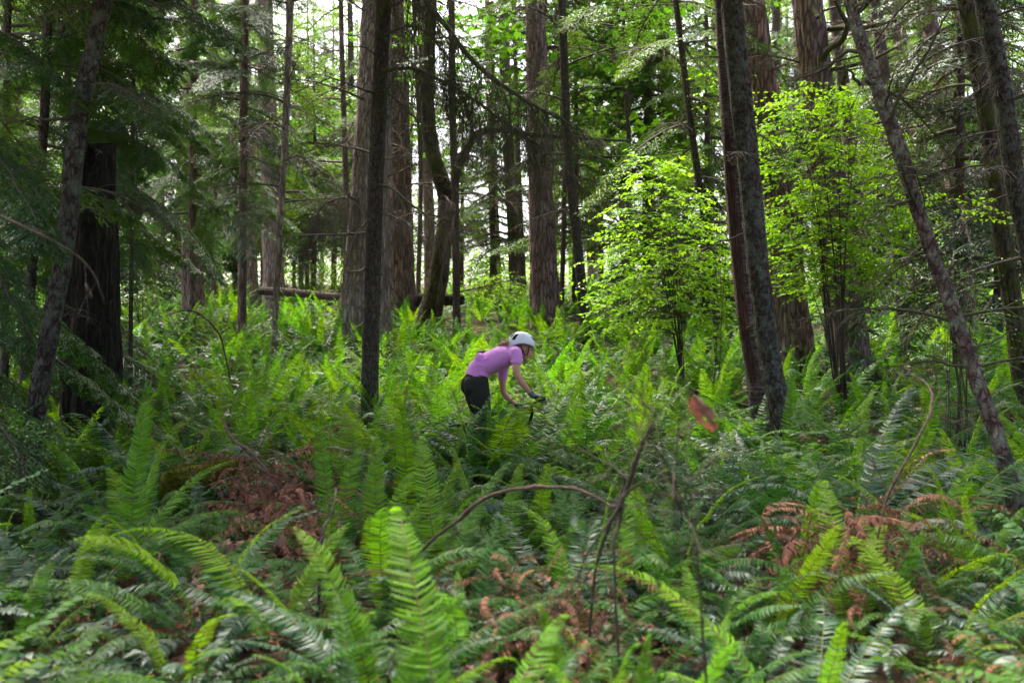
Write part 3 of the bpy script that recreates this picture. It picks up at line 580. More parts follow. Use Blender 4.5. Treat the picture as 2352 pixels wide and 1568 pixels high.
# far trees
PROTO=[]
for k in range(6):
    h=[24,27,22,26,25,20][k]; g=Geo(); r=np.random.default_rng(50+k)
    zz=np.linspace(0,h,14); tube(g,np.stack([.15*np.sin(zz*.2+k),.1*np.cos(zz*.25),zz-.2],-1),np.linspace(.26,.03,14)*[1,1.2,.7,1.1,.8,.6][k],k=9,disp=bark_disp(k,.04))
    c=Geo(); z0=[7,9,4,8,6,3][k]
    c.put(crown_geo(h-z0,2.7,50,170+k,FIRLO,pitch=-.2),TRS((0,0,z0),(0,0,0),1))
    for j in range(22):
        z=2+j*(z0)/22*1.3; c.put(BARE[j%6],TRS((0,0,z),(0,.05,j*2.4),1.6),1)
    PROTO.append((g.mesh('far_trunk',[B['fir'] if k%2 else B['thin']]),c.mesh('far_crown',[M['fir_leaf'],M['twig']])))
nb=0
for k in range(400):
    Y=rng.uniform(38,78); X=rng.uniform(-.62,.62)*Y
    px=CX+X/Y*FP
    dens=.5+.5*(px<350)+.5*(px>1700)-.27*(640<px<1000)-.36*(1000<px<1480)
    if rng.random()>dens*.40: continue
    side='left' if px<820 else ('middle' if px<1500 else 'right')
    kk=int(rng.integers(6)); s=rng.uniform(.85,1.15)
    e=empty('conifer_tree',(X,Y,Gz(X,Y)),{'left':'small distant conifer in the backdrop left of the great pale trunk','middle':'small distant conifer between the great pale trunk and the left bright sapling','right':'small distant conifer in the backdrop right of the left bright sapling'}[side],'tree',{'left':'distant conifers on the left','middle':'distant conifers in the middle','right':'distant conifers on the right'}[side],(0,0,rng.uniform(0,6)))
    e.scale=(s,s,s); link('trunk',PROTO[kk][0],e); link('crown',PROTO[kk][1],e); nb+=1
print('far trees',nb)

# ------------------------------------------------------------------ the arching limb and draped dead limbs
def limb(tree_key, name, pts, radii, mat, ntw=0, twl=.6, hang=1.0, seed=0, label=None, lev=3, k=7, trad=.0065):
    t=TREES[tree_key]; r=np.random.default_rng(seed); g=Geo()
    P=crom(np.array(pts)-t['base'],28); R=np.interp(np.linspace(0,1,28),np.linspace(0,1,len(radii)),radii)
    P=P+np.cumsum(r.normal(0,.006,P.shape),axis=0)
    tube(g,P,R,k=k,cap=True)
    for j in range(ntw):
        u=.06+.93*(j+r.random())/ntw; i=min(int(u*27),26); p=P[i]; tg=unit(P[i+1]-P[i])
        l=twl*(.4+.8*r.random())*(1.1-.5*u); d=unit(tg*.5+r.normal(0,.55,3)+np.array([0,0,-.35*hang])); q=np.linspace(0,1,6)[:,None]
        Q=p+d*l*q+np.array([0,0,-1.])*hang*l*.5*q**2+np.cumsum(r.normal(0,.03*l,(6,3)),axis=0)
        tube(g,Q,np.linspace(trad,.003,6),k=3,cap=False)
        for jj in range(lev):
            b=r.integers(1,6); p2=Q[b]; d2=unit(d*.4+r.normal(0,.6,3)+np.array([0,0,-.5*hang])); l2=l*(.3+.4*r.random()); q4=np.linspace(0,1,4)[:,None]
            Q2=p2+d2*l2*q4+np.array([0,0,-1.])*hang*l2*.4*q4**2
            tube(g,Q2,np.linspace(trad*.5,.0024,4),k=3,cap=False)
            for j3 in range(2):
                p3=Q2[r.integers(1,4)]; d3=unit(d2+r.normal(0,.7,3)); tube(g,np.array([p3,p3+d3*l2*.35+np.array([0,0,-.1*l2]),p3+d3*l2*.5+np.array([0,0,-.3*l2])]),[trad*.35,.0024,.002],k=3,cap=False)
    o=part(name,g,[mat],t['e'])
    if label: o['label']=label
    return o
limb('C7','limb',[ray(1045,400,22.5),ray(1062,360,22.3),ray(1100,306,22),ray(1150,300,22),ray(1217,309,22),ray(1352,318,21.5),ray(1450,322,21.5)],[.10,.085,.07,.06,.055,.04,.02],M['twig_moss'],30,.9,.7,1,label='mossy limb arching to the right')
limb('C7','limb',[ray(1048,430,22.5),ray(1062,380,22.4),ray(1090,330,22.2),ray(1110,309,22.1)],[.06,.06,.055,.05],M['twig_moss'],4,.5,.7,2)
Yb=13
limb('C2','draped_branch',[ray(878,40,12.95),ray(910,-60,12.8),ray(952,-25,12.5),ray(1010,50,12.2),ray(1085,140,11.8),ray(1150,195,11.5),ray(1225,240,11.3),ray(1290,270,11.2),ray(1345,305,11.1)],[.045,.04,.036,.033,.030,.026,.02,.013,.005],M['twig_moss'],150,.8,1.1,3,label='long dead branch sweeping down to the right, hung with fine twigs',lev=4)
limb('C2','draped_branch',[ray(876,165,12.95),ray(930,158,12.6),ray(985,172,12.3),ray(1060,210,12),ray(1130,260,11.7),ray(1190,305,11.5),ray(1235,330,11.4)],[.028,.025,.022,.02,.015,.01,.004],M['twig_moss'],95,.65,1.1,4,lev=4)
limb('C2','draped_branch',[ray(874,205,12.95),ray(915,225,12.6),ray(970,270,12.3),ray(1000,300,12.2)],[.018,.015,.010,.003],M['twig_moss'],20,.4,.9,5)
limb('C2','draped_branch',[ray(858,420,12.95),ray(900,432,12.7),ray(950,475,12.4),ray(1000,520,12.2),ray(1040,560,12.1)],[.018,.016,.012,.008,.003],M['twig_moss'],10,.5,.7,6)
limb('C2','draped_branch',[ray(878,80,12.95),ray(960,60,12.5),ray(1040,130,12.3),ray(1090,260,12.2),ray(1100,310,12.2)],[.014,.012,.010,.007,.003],M['twig_moss'],40,.5,1.2,7)
limb('C2','draped_branch',[ray(852,500,12.95),ray(820,540,12.7),ray(790,640,12.6),ray(770,690,12.6)],[.012,.010,.006,.003],M['twig'],8,.4,.7,8)
limb('C1','draped_branch',[ray(835,470,21.3),ray(790,455,20.6),ray(740,480,20.2),ray(715,560,20)],[.03,.025,.018,.006],M['twig'],90,1.1,1.3,9,lev=4,label='pale dead branch with a curtain of hanging twigs')
limb('C6','draped_branch',[ray(1022,450,22.8),ray(1040,470,22),ray(1050,530,21.8)],[.03,.02,.006],M['twig'],60,1.1,1.3,10,lev=4)
# twisted bare limbs on the right
for i,(pts,rad) in enumerate([([(1905,68),(1940,62),(1990,66),(2060,50)],[.05,.045,.04,.02]),([(1880,150),(1900,118),(1930,95),(1944,60),(1930,30),(1915,0)],[.05,.055,.05,.042,.035,.025]),([(1900,160),(1950,152),(2010,140),(2060,118)],[.04,.035,.03,.015]),([(1912,232),(1935,205),(1944,165),(1940,145)],[.05,.045,.035,.012]),([(1862,5),(1872,35),(1880,38)],[.05,.045,.03])]):
    limb('R4','twisted_limb',[ray(x,y,16.9-.35*j) for j,(x,y) in enumerate(pts)],rad,M['twig_moss'],6,.4,.3,20+i,lev=2)
for i,(pts,rad) in enumerate([([(2095,455),(2055,465),(2020,475),(1990,490)],[.016,.012,.008,.003]),([(2140,565),(2105,585),(2060,600)],[.014,.010,.003]),([(2040,275),(2070,215),(2120,130),(2180,20)],[.016,.013,.010,.006]),([(2008,190),(1975,188),(1935,170)],[.018,.015,.006]),([(2235,850),(2190,845),(2125,838),(2080,855)],[.011,.009,.007,.003]),([(2262,935),(2225,932),(2190,926)],[.010,.007,.003])]):
    limb('R11','twisted_limb',[ray(x,y,7-.1*j) for j,(x,y) in enumerate(pts)],rad,M['twig_moss'],10,.22,.4,40+i,lev=2,trad=.003)
# exposed wood in the split of the ringed trunk
def split_wood():
    t=TREES['R2']; g=Geo(); r=np.random.default_rng(5); zs=np.linspace(.7,3.9,60); n=9; V=[]
    for z in zs:
        c,R=t['at'](z); u=(z-.7)/3.2; wd=.62*math.sin(PI*min(1,u*.92+.06))**.6*(1+.12*math.sin(z*9))
        for j in range(n):
            q=j/(n-1)-.5; a=-PI/2-.62+q*wd*2+.08*math.sin(z*3); rr=R*1.03+.012*math.cos(q*PI)+.008*math.sin(j*2.3+z*2)
            V.append(c+np.array([math.cos(a),math.sin(a),0])*rr)
    i=np.arange(59)[:,None]*n; j=np.arange(n-1)[None,:]; g.add(V,None,np.stack([i+j,i+j+1,i+n+j+1,i+n+j],-1).reshape(-1,4))
    m=barkmat('split_wood',(.17,.085,.065),(.05,.022,.016),lichen=(.26,.15,.11),lamt=.1,vs=(60,60,2.5),bd=.02)
    o=part('split_wood',g,[m],t['e']); o['label']='exposed red brown wood in a long split'
split_wood()
# ------------------------------------------------------------------ bright saplings
def sapling(name, label, px, Y, env, nleaf, leafl, mat, nstem=10, seed=0, spread=.35, cat='sapling', group=None, layer=.35, size_px=None, stemr=.016):
    """env: list of (picture y, left x, right x) outline at depth Y; leaves on branchlets inside it"""
    r=np.random.default_rng(seed); b=ray(px,784,Y); b[2]=Gz(b[0],b[1]); e=empty(name,b,label,cat,group)
    env=np.array(env,float); zz=H+(CY-env[:,0])/FP*Y-b[2]; xl=(env[:,1]-CX)/FP*Y-b[0]; xr=(env[:,2]-CX)/FP*Y-b[0]
    o=np.argsort(zz); zz,xl,xr=zz[o],xl[o],xr[o]; wid=xr-xl; cum=np.cumsum(wid+1e-3); 
    ztop=zz[-1]; stems=[]
    for k in range(nstem):
        u=(k+.5)/nstem; zt=ztop*(.62+.38*r.random()) if k else ztop*.97
        xt=np.interp(zt,zz,xl)*(1-u)+np.interp(zt,zz,xr)*u; yt=r.normal(0,spread)
        P=crom(np.array([[r.normal(0,.05),r.normal(0,.05),-.1],[xt*.18+r.normal(0,.03),yt*.2,zt*.3],[xt*.55+r.normal(0,.05),yt*.6,zt*.68],[xt,yt,zt]]),14)
        g=Geo(); tube(g,P,np.linspace(stemr*(.6+.6*r.random()),.002,14),k=5,cap=False)
        part('stem',g,[M['stem_dark']],e); stems.append(P)
    g=Geo(); made=0; LP=[];LD=[];LN=[];LL=[]
    while made<nleaf:
        z=zz[0]+(zz[-1]-zz[0])*r.random(); a,c=np.interp(z,zz,xl),np.interp(z,zz,xr)
        if r.random()>(c-a)/wid.max(): continue
        w=(c-a)/2; x=a+(c-a)*r.random()+r.normal(0,.20)*w*(1+.6*math.sin(z*7+seed)); y=r.uniform(-1,1)*w*.8*math.sqrt(max(0.,1-((x-(a+c)/2)/max(w,.01))**2))
        # branchlet from nearest stem out to here
        q=np.array([x,y,z]); S=stems[r.integers(nstem)]; j=np.argmin(np.linalg.norm(S-(q-np.array([0,0,.12])),axis=1)); p0=S[j]
        d=q-p0; l=np.linalg.norm(d)
        if l>1.1: 
            if r.random()<.75: continue
        if l>.25: tube(g,np.array([p0,(p0+q)/2+np.array([0,0,.05*l]),q]),[.003,.002,.001],k=3,m=1,cap=False)
        n=int(r.integers(6,13)); az=math.atan2(d[1],d[0])+r.normal(0,.5); bl=r.uniform(.22,.42); bd=np.array([math.cos(az),math.sin(az),r.normal(0,.25)])
        t=np.linspace(0,1,n); c_=q+bd*bl*t[:,None]+np.array([0,0,-.06])*t[:,None]**2
        sg=np.where(np.arange(n)%2,1,-1)[:,None]; sd=unit(np.cross(bd,[0,0,1.]))
        D=unit(sd*sg*.9+bd*.5+np.stack([r.normal(0,.25,n),r.normal(0,.25,n),r.normal(-.25,.25,n)],-1))
        LP.append(c_);LD.append(D);LN.append(unit(np.stack([r.normal(0,layer,n),r.normal(0,layer,n),np.ones(n)],-1)));LL.append(leafl*(.6+.7*r.random(n))); made+=n
    LP=np.concatenate(LP);LD=np.concatenate(LD);LN=np.concatenate(LN);LL=np.concatenate(LL)
    leaves(g,LP,LD,LN,LL,LL*.60,0,fold=.13,mid=.42)
    part('foliage',g,[mat,M['stem_dark']],e)
    return e
sapling('green_sapling','bright yellow green sapling left of the split reddish trunk',1570,15.2,[(348,1475,1515),(400,1455,1560),(470,1440,1605),(540,1415,1640),(600,1385,1668),(650,1370,1672),(720,1372,1650),(770,1385,1600)],4800,.088,M['sapling_leaf'],9,1)
sapling('green_sapling','tall bright yellow green sapling right of the lichen crusted trunk',1935,13.8,[(190,1855,1905),(235,1745,1960),(300,1740,2010),(380,1750,2055),(450,1760,2075),(520,1770,2085),(600,1800,2060),(680,1830,2030)],7400,.080,M['sapling_leaf'],14,2,spread=.45)
sapling('green_sapling','wisp of bright leaves peeking out above the split reddish trunk',1655,14.2,[(165,1632,1670),(210,1625,1680),(262,1638,1672)],110,.065,M['sapling_leaf'],3,3,spread=.1,stemr=.006)
sapling('leafy_shrub','small leaved dim shrub between the scaly leaning stem and the mossy footed trunk',2205,11,[(590,2180,2230),(640,2150,2255),(700,2140,2268),(760,2160,2260),(810,2180,2250)],900,.045,M['shrub_leaf'],6,4)
sapling('leafy_shrub','spray of lit leaves just right of the scaly leaning stem',2180,10,[(440,2140,2200),(480,2120,2240),(530,2125,2225)],260,.06,M['sapling_leaf'],3,5,spread=.15,stemr=.006)
sapling('leafy_shrub','dark glossy leaved shrub left of the left bright sapling foot',1425,20,[(545,1400,1450),(600,1375,1475),(670,1360,1490),(740,1370,1480)],1100,.07,M['dark_leaf'],7,6)
sapling('leafy_shrub','yellow green bush under the reddish trunk in the backlit gap',1150,27,[(628,1100,1190),(655,1070,1225),(690,1060,1240),(720,1070,1230)],1500,.075,M['sapling_leaf'],7,7)
sapling('leafy_shrub','fresh green bush behind the fallen log',720,33,[(600,690,770),(630,660,800),(660,650,810)],1300,.09,M['sapling_leaf'],7,8)
sapling('leafy_shrub','low bush of small leaves at the far left edge in front of the grey trunk',25,7.2,[(930,5,50),(970,-20,85),(1020,-40,110),(1060,-30,100)],420,.045,M['shrub_leaf'],5,9,stemr=.005)
sapling('leafy_shrub','pale green bush left of the fallen log among far ferns',420,31,[(625,370,460),(655,350,490),(690,350,490)],900,.09,M['shrub_leaf'],6,10)
sapling('leafy_shrub','loose yellow green bush behind the snag, seen past its right side',330,21,[(640,290,370),(680,270,400),(730,270,410)],900,.07,M['shrub_leaf'],6,11)
sapling('leafy_shrub','green bush at the foot of the dark trunk at upper right',2070,19,[(735,2020,2110),(770,1995,2140),(810,1990,2150)],900,.06,M['shrub_leaf'],6,12)

# ------------------------------------------------------------------ ferns
def ground_hit(px,py):
    y=np.linspace(1.5,60,6000); z=H+(CY-py)/FP*y; x=(px-CX)/FP*y; i=np.argmax(z<=G(x,y)); return x[i],y[i]
def set_frond(e, kind, k, az, s, pitch=0., roll=0., up=.0, off=.04):
    o=bpy.data.objects.new('dead_frond' if kind=='dead' else 'frond',FRM[kind][k%len(FRM[kind])]); COL.objects.link(o); o.parent=e
    o.location=(off*math.cos(az),off*math.sin(az),up); o.rotation_euler=Euler((roll,pitch,az)); o.scale=(s,s,s)
    if kind=='dead': o['label']='brown withered frond'
    return o
FERNS=[]
def fern(x,y,size,mix,label,group=None,n=12,hero=None,seed=0):
    """mix: probabilities (young, mid, old, dead)"""
    r=np.random.default_rng(seed+int(abs(x)*97)+int(y*131))
    e=empty('sword_fern',(x,y,Gz(x,y)-.03),label,'fern',group)
    a=r.uniform(0,6.28); kinds=r.choice(['young','mid','old','dead'],n,p=mix)
    order={'young':0,'mid':1,'old':2,'dead':3}; kinds=sorted(kinds,key=lambda k:order[k])
    for k in kinds:
        a+=2.4+r.normal(0,.3)
        s=size*(.72+.42*r.random())*{'young':1.,'mid':1.,'old':1.02,'dead':.75}[k]
        set_frond(e,k,int(r.integers(9)),a,s,{'young':-.02,'mid':.06,'old':.12,'dead':.25}[k]+r.normal(0,.13),r.normal(0,.25),.02)
    for h in (hero or []):
        kind,k,az,s,pitch=h; set_frond(e,kind,k,math.radians(az),s,pitch,0,.02)
    FERNS.append((x,y)); return e
YM=(.44,.42,.11,.03); MM=(.20,.48,.26,.06); OM=(.10,.40,.42,.08)
HERO=[ # px, Y, size, mix, n, label, explicit fronds
 (285,6.0,.85,MM,9,'big fern at left with the tallest bright upright fronds, in front of the broken snag',[('young',0,80,1.22,-.04),('young',1,40,1.08,.05),('young',1,115,1.02,.08),('young',3,0,.95,.0),('old',0,180,1.0,-.05),('old',2,205,1.1,0),('old',4,240,1.0,0)]),
 (320,8.4,.95,MM,10,'tall fern whose pale arching frond crosses the foot of the broken snag',[('young',0,95,1.15,0),('young',1,60,1.05,0),('old',1,165,1.35,-.45),('young',3,150,1.1,.05)]),
 (1075,2.75,.6,MM,6,'out of focus fern at bottom centre with one tall bright frond',[('young',2,125,1.13,-.02),('young',2,60,.8,.12),('old',1,200,.8,0),('old',3,330,.75,0)]),
 (640,4.4,.7,MM,8,'fern with a long bright frond leaning left across the brown litter patch',[('young',3,155,1.12,.12),('mid',2,165,.95,.1),('old',1,190,.9,0)]),
 (1850,3.6,.68,MM,8,'blurred fern at lower right with a long frond leaning up to the left',[('young',1,150,1.15,.22),('old',0,30,.9,0),('old',2,60,.95,-.1)]),
 (1960,6.4,.95,OM,10,'wide fern with long silvery arching fronds left of the scaly leaning stem',[('old',1,10,1.45,-.2),('old',3,20,1.4,-.25),('old',0,35,1.4,-.3),('old',2,-15,1.3,-.15),('old',1,200,1.1,-.2)]),
 (2150,6.0,.95,MM,10,'fern with fresh drooping fronds touching the scaly leaning stem',[('mid',4,-5,1.3,-.25),('mid',5,10,1.25,-.3)]),
 (770,6.1,.72,MM,8,'yellowish upright fern just right of the brown litter patch',[('young',1,80,.98,0),('young',0,120,.95,.05),('mid',0,60,.9,0)]),
 (868,5.6,.66,MM,7,'narrow upright fern below the foot of the slim dark trunk',[('young',0,100,.92,0),('young',1,70,.85,0)]),
 (1960,4.6,.62,MM,7,'fern with a fuzzy upright frond left of the dead brown fern mound',[('young',2,95,.98,-.03),('young',4,60,.9,0)]),
 (2190,4.2,.66,MM,8,'blurred fern right of the dead brown fern mound, one frond curling at its tip',[('young',4,110,1.0,.05),('old',0,200,.95,-.1)]),
 (130,4.9,.72,OM,9,'fern at lower left with low silvery arched fronds',[('old',0,160,1.05,-.12),('old',3,185,1.0,-.05),('old',1,140,.9,-.1)]),
 (1165,6.2,.62,MM,8,'small upright fern under the bent dead stick',[('young',2,85,.85,0)]),
 (1260,3.6,.5,OM,7,'low dim fern left of the forked dead stick, with grey fronds',[('mid',3,40,.75,.1),('old',5,150,.8,0)]),
 (560,2.9,.55,OM,8,'blurred low fern at the bottom left with a flat pale frond',[('old',4,200,.85,.05),('old',5,10,.8,0)]),
 (1560,3.1,.52,OM,8,'blurred low fern at the bottom right of centre with a flat pale frond',[('old',3,170,.85,.0),('mid',5,45,.9,.15)]),
 (2290,3.2,.62,OM,9,'blurred dim fern in the bottom right corner',[('old',2,190,.95,-.1),('old',4,150,.9,-.1)]),
 (700,2.6,.55,OM,7,'blurred fern along the bottom edge between two pale fronds',[('young',3,50,.75,.1)]),
 (60,3.4,.55,OM,8,'blurred dark fern at the lower left edge',None),
 (1350,3.55,.62,MM,12,'blurred fern right in front of the forked dead stick foot',None),
 (1450,3.3,.6,OM,12,'blurred dim fern just right of the forked dead stick foot',None),
]
HROW=[('mid',0,60,1.12,0),('mid',2,100,1.18,-.03),('young',3,130,1.08,.06),('mid',4,30,1.1,0),('mid',1,160,1.1,0)]
HERO+=[(px,Y,s,MM,14,lab,[(a,b+i,c+23*i,d*min(1.1,s/1.15),e) for i,(a,b,c,d,e) in enumerate(HROW)]) for px,Y,s,lab in [
 (975,9.55,1.3,'fern in front of the rear wheel side of the cyclist, left of the dark leggings'),(1070,9.4,1.32,'fern hiding the legs of the cyclist'),(1125,9.45,1.22,'fern just below the far forearm of the cyclist'),
 (1200,9.65,1.2,'fern just below the gloved hand of the cyclist on its left'),(1268,9.9,1.3,'fern just right of the gloved hand of the cyclist'),(1330,10.15,1.3,'fern hiding the front wheel of the bicycle'),(1025,9.2,1.1,'low fern in front of the one hiding the legs of the cyclist'),(1235,9.1,.95,'low fern in front of the gloved hand of the cyclist'),(1110,9.0,1.05,'low fern in front of the cyclist, midway between legs and glove'),(1095,9.35,1.3,'tall fern whose fronds cross the dark leggings of the cyclist'),(1238,9.75,1.3,'tall fern whose fronds cross the handlebar of the bicycle'),
 (1738,11.3,1.15,'fern hiding the foot of the split reddish trunk'),(1812,10.8,1.1,'fern hiding the foot of the lichen crusted trunk'),(160,10.5,1.15,'fern hiding the left side of the broken snag foot'),(225,10.2,1.1,'fern in front of the middle of the broken snag foot'),(285,10.6,1.15,'fern hiding the right side of the broken snag foot'),(862,12.3,1.0,'fern around the foot of the slim dark trunk on its right'),(835,12.2,1.0,'fern around the foot of the slim dark trunk on its left')]]
for i,(px,Y,s,mix,n,lab,hero) in enumerate(HERO):
    fern((px-CX)/FP*Y,Y,s,mix,lab,None,n,hero,seed=i*17)
def excl(x,y):
    px=CX+x/y*FP
    if abs(px-645)<165 and 4.4<y<9.4: return True           # brown litter patch
    if abs(px-1945)<110 and 3.0<y<6.1: return True
    if abs(px-1240)<85 and 3.5<y<5.4: return True
    if abs(px-250)<170 and 2.2<y<5.0: return True
    if abs(px-2270)<60 and 2.2<y<4.6: return True
    # bicycle and rider
    u=(x-.02)*.951+(y-10.3)*.309; v=-(x-.02)*.309+(y-10.3)*.951
    if -.85<u<1.15 and abs(v)<.24: return True
    return False
ZONES=[ # upper depth limit, then labels by picture third
 (4.6,['blurred fern in the nearest foreground at lower left','blurred fern in the nearest foreground at bottom centre','blurred fern in the nearest foreground at lower right']),
 (7.0,['fern in the left foreground around the brown litter patch','fern in the central foreground around the bent dead stick','fern in the right foreground around the dead brown fern mound']),
 (9.9,['fern in the dim bed between the grey leaning trunk and the brown litter patch','fern in the row just in front of the cyclist','fern in the dim bed left of the scaly leaning stem']),
 (13.0,['fern between the broken snag and the slim dark trunk','fern beside or right behind the cyclist','fern around the feet of the lichen crusted trunk']),
 (16.5,['fern on the lit slope left of the slim dark trunk','bright fern on the lit slope behind the cyclist','fern in the shade under the two big right hand trunks']),
 (99,['fern on the upper slope left of the great pale trunk','bright fern on the upper slope below the sturdy central trunk','fern on the upper slope right of the bright saplings'])]
cand=[]
pts=[(x,y) for x,y in FERNS]
r=np.random.default_rng(5)
for k in range(60000):
    y=math.sqrt(r.uniform(2.3**2,20.6**2)); x=r.uniform(-.56,.56)*y
    if excl(x,y): continue
    md=.40 if y<5 else (.48 if y<11 else .58)
    if any((x-a)**2+(y-b)**2<md*md for a,b in pts): continue
    pts.append((x,y)); cand.append((x,y))
cand.sort(key=lambda p:p[1]); 
ind=cand[:300-len(HERO)]; rest=cand[300-len(HERO):]
print('ferns',len(cand),'individual to Y=',ind[-1][1])
for i,(x,y) in enumerate(ind):
    px=CX+x/y*FP; third=0 if px<820 else (1 if px<1560 else 2)
    for zmax,labs in ZONES:
        if y<zmax: lab=labs[third]; break
    lit=y>10.5 and 500<px<1720  # brighter young fronds dominate here, putting the slope's light into the colours
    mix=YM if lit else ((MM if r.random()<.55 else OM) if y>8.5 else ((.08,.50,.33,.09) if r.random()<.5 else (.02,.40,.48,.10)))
    s=r.uniform(.80,1.12)
    if y<4.5: s=r.uniform(.52,.78)
    elif y<7: s=r.uniform(.62,.95)
    if 960<px<1400 and 6.5<y<10.6: s=min(s,.85)
    if lit: s*=1.15
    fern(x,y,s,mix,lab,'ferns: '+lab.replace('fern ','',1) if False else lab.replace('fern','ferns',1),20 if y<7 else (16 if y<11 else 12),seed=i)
# the thicket of far ferns
def thicket():
    g=Geo(); r=np.random.default_rng(9); pp=list(rest); tries=0
    P=[]
    while len(pp)<len(rest)+620:
        y=r.uniform(18.5,40); x=r.uniform(-.60,.60)*y
        if y<20.6: continue
        pp.append((x,y))
    for k in range(420):
        y=r.uniform(3,21); x=r.uniform(.60,.95)*y*(1 if k%2 else -1); pp.append((x,y))
    for x,y in pp:
        px=CX+x/y*FP; lit=500<px<1720  # far ferns in this span also get brighter fronds standing for light
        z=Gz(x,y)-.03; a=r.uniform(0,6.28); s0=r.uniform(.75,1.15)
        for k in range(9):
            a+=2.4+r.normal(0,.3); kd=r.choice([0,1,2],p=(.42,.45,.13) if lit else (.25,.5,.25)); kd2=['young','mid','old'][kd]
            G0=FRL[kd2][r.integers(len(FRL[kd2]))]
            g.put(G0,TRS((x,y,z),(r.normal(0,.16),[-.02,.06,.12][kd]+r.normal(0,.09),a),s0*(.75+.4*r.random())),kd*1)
    me=g.mesh('fern_thicket',[M['fern_young'],M['fern_mid'],M['fern_old']])
    tag(link('fern_thicket',me),'bed of small far ferns covering the upper slope and the outer flanks between tree feet','ferns',kind='stuff')
thicket()

# ------------------------------------------------------------------ litter and low cover
def litter(name,label,cat,n,where,mat,lsize,mode='blade',h=(.0,.05),tilt=.5,w=.6):
    r=np.random.default_rng(len(name)*7+n); P=where(r,n); k=len(P)
    z=G(P[:,0],P[:,1])+r.uniform(h[0],h[1],k); az=r.uniform(0,6.28,k)
    D=np.stack([np.cos(az),np.sin(az),r.normal(0,tilt*.7,k)],-1); Nn=unit(np.stack([r.normal(0,tilt,k),r.normal(0,tilt,k),np.ones(k)],-1))
    L=lsize*(.5+.9*r.random(k)); g=Geo(); p=np.stack([P[:,0],P[:,1],z],-1)
    if mode=='lobed': lobed(g,p,D,Nn,L)
    else: leaves(g,p,D,Nn,L,L*w,fold=.25)
    return tag(link(name,g.mesh(name,[mat],False)),label,cat,kind='stuff')
def disc(cs):
    def f(r,n):
        out=[]
        for (cx,cy,rx,ry) in cs:
            m_=max(1,int(n*rx*ry/sum(c[2]*c[3] for c in cs))); q=r.normal(0,.5,(m_,2)); out.append(np.stack([cx+q[:,0]*rx,cy+q[:,1]*ry],-1))
        return np.concatenate(out)
    return f
def wedge(y0,y1):
    def f(r,n):
        y=np.sqrt(r.uniform(y0**2,y1**2,n)); return np.stack([r.uniform(-.57,.57,n)*y,y],-1)
    return f
px2x=lambda px,Y:(px-CX)/FP*Y
litter('leaf_litter','drift of curled brown maple leaves in the gap between left foreground ferns','leaves',1100,disc([(px2x(655,7.2),7.3,.62,1.7),(px2x(640,8.6),8.6,.5,.6)]),M['dead_leaf'],.075,'lobed',(.0,.22),.8)
litter('leaf_litter','pinkish dead leaves on the bare patch below the forked dead stick','leaves',420,disc([(px2x(1250,4.4),4.4,.42,.7)]),M['dead_leaf'],.065,'lobed',(.0,.15),.8)
litter('leaf_litter','scattered brown leaves lying under the ferns everywhere','leaves',9000,wedge(2.3,18),M['dead_leaf'],.07,'blade',(.0,.04),.45)
litter('fern_litter','flattened withered fern bits in the brown gaps between foreground ferns','litter',5200,disc([(px2x(655,7.0),7.0,.7,2.2),(px2x(1250,4.3),4.3,.6,1.0),(px2x(1945,5.2),5.2,.6,.9),(px2x(250,4.6),4.6,1.,.9)]),M['fern_dead'],.05,'blade',(.0,.12),.8,.25)
litter('undergrowth','tangle of small green leaves between the fern clumps','undergrowth',15000,wedge(3.2,22),M['shrub_leaf'],.045,'blade',(.03,.30),.5)
litter('ivy','patch of pale oval ivy leaves at the lower left edge of the ground','ivy',330,disc([(px2x(190,4.0),4.0,.62,.62),(px2x(420,3.2),3.2,.25,.4)]),M['ivy_leaf'],.075,'blade',(.02,.15),.35,.66)
# far understorey mass
def far_foliage():
    g=Geo(); r=np.random.default_rng(77)
    for c in range(420):
        y=r.uniform(40,95); x=r.uniform(-.62,.62)*y; px=CX+x/y*FP
        hgt=r.uniform(.5,4.2) if not (980<px<1450) else r.uniform(.2,1.8)
        rad=r.uniform(.8,2.2); n=95
        q=r.normal(0,.45,(n,3))*np.array([rad,rad,rad*.7]); p=np.array([x,y,Gz(x,y)+hgt])+q
        D=unit(r.normal(0,1,(n,3))*np.array([1,1,.4])); Nn=unit(r.normal(0,.5,(n,3))+np.array([0,0,1]))
        leaves(g,p,D,Nn,r.uniform(.16,.34,n),r.uniform(.10,.2,n),fold=.15)
    tag(link('far_undergrowth',g.mesh('far_undergrowth',[M['far_leaf']])),'bright sunlit leafage massed far behind the trunks','undergrowth',kind='stuff')
far_foliage()

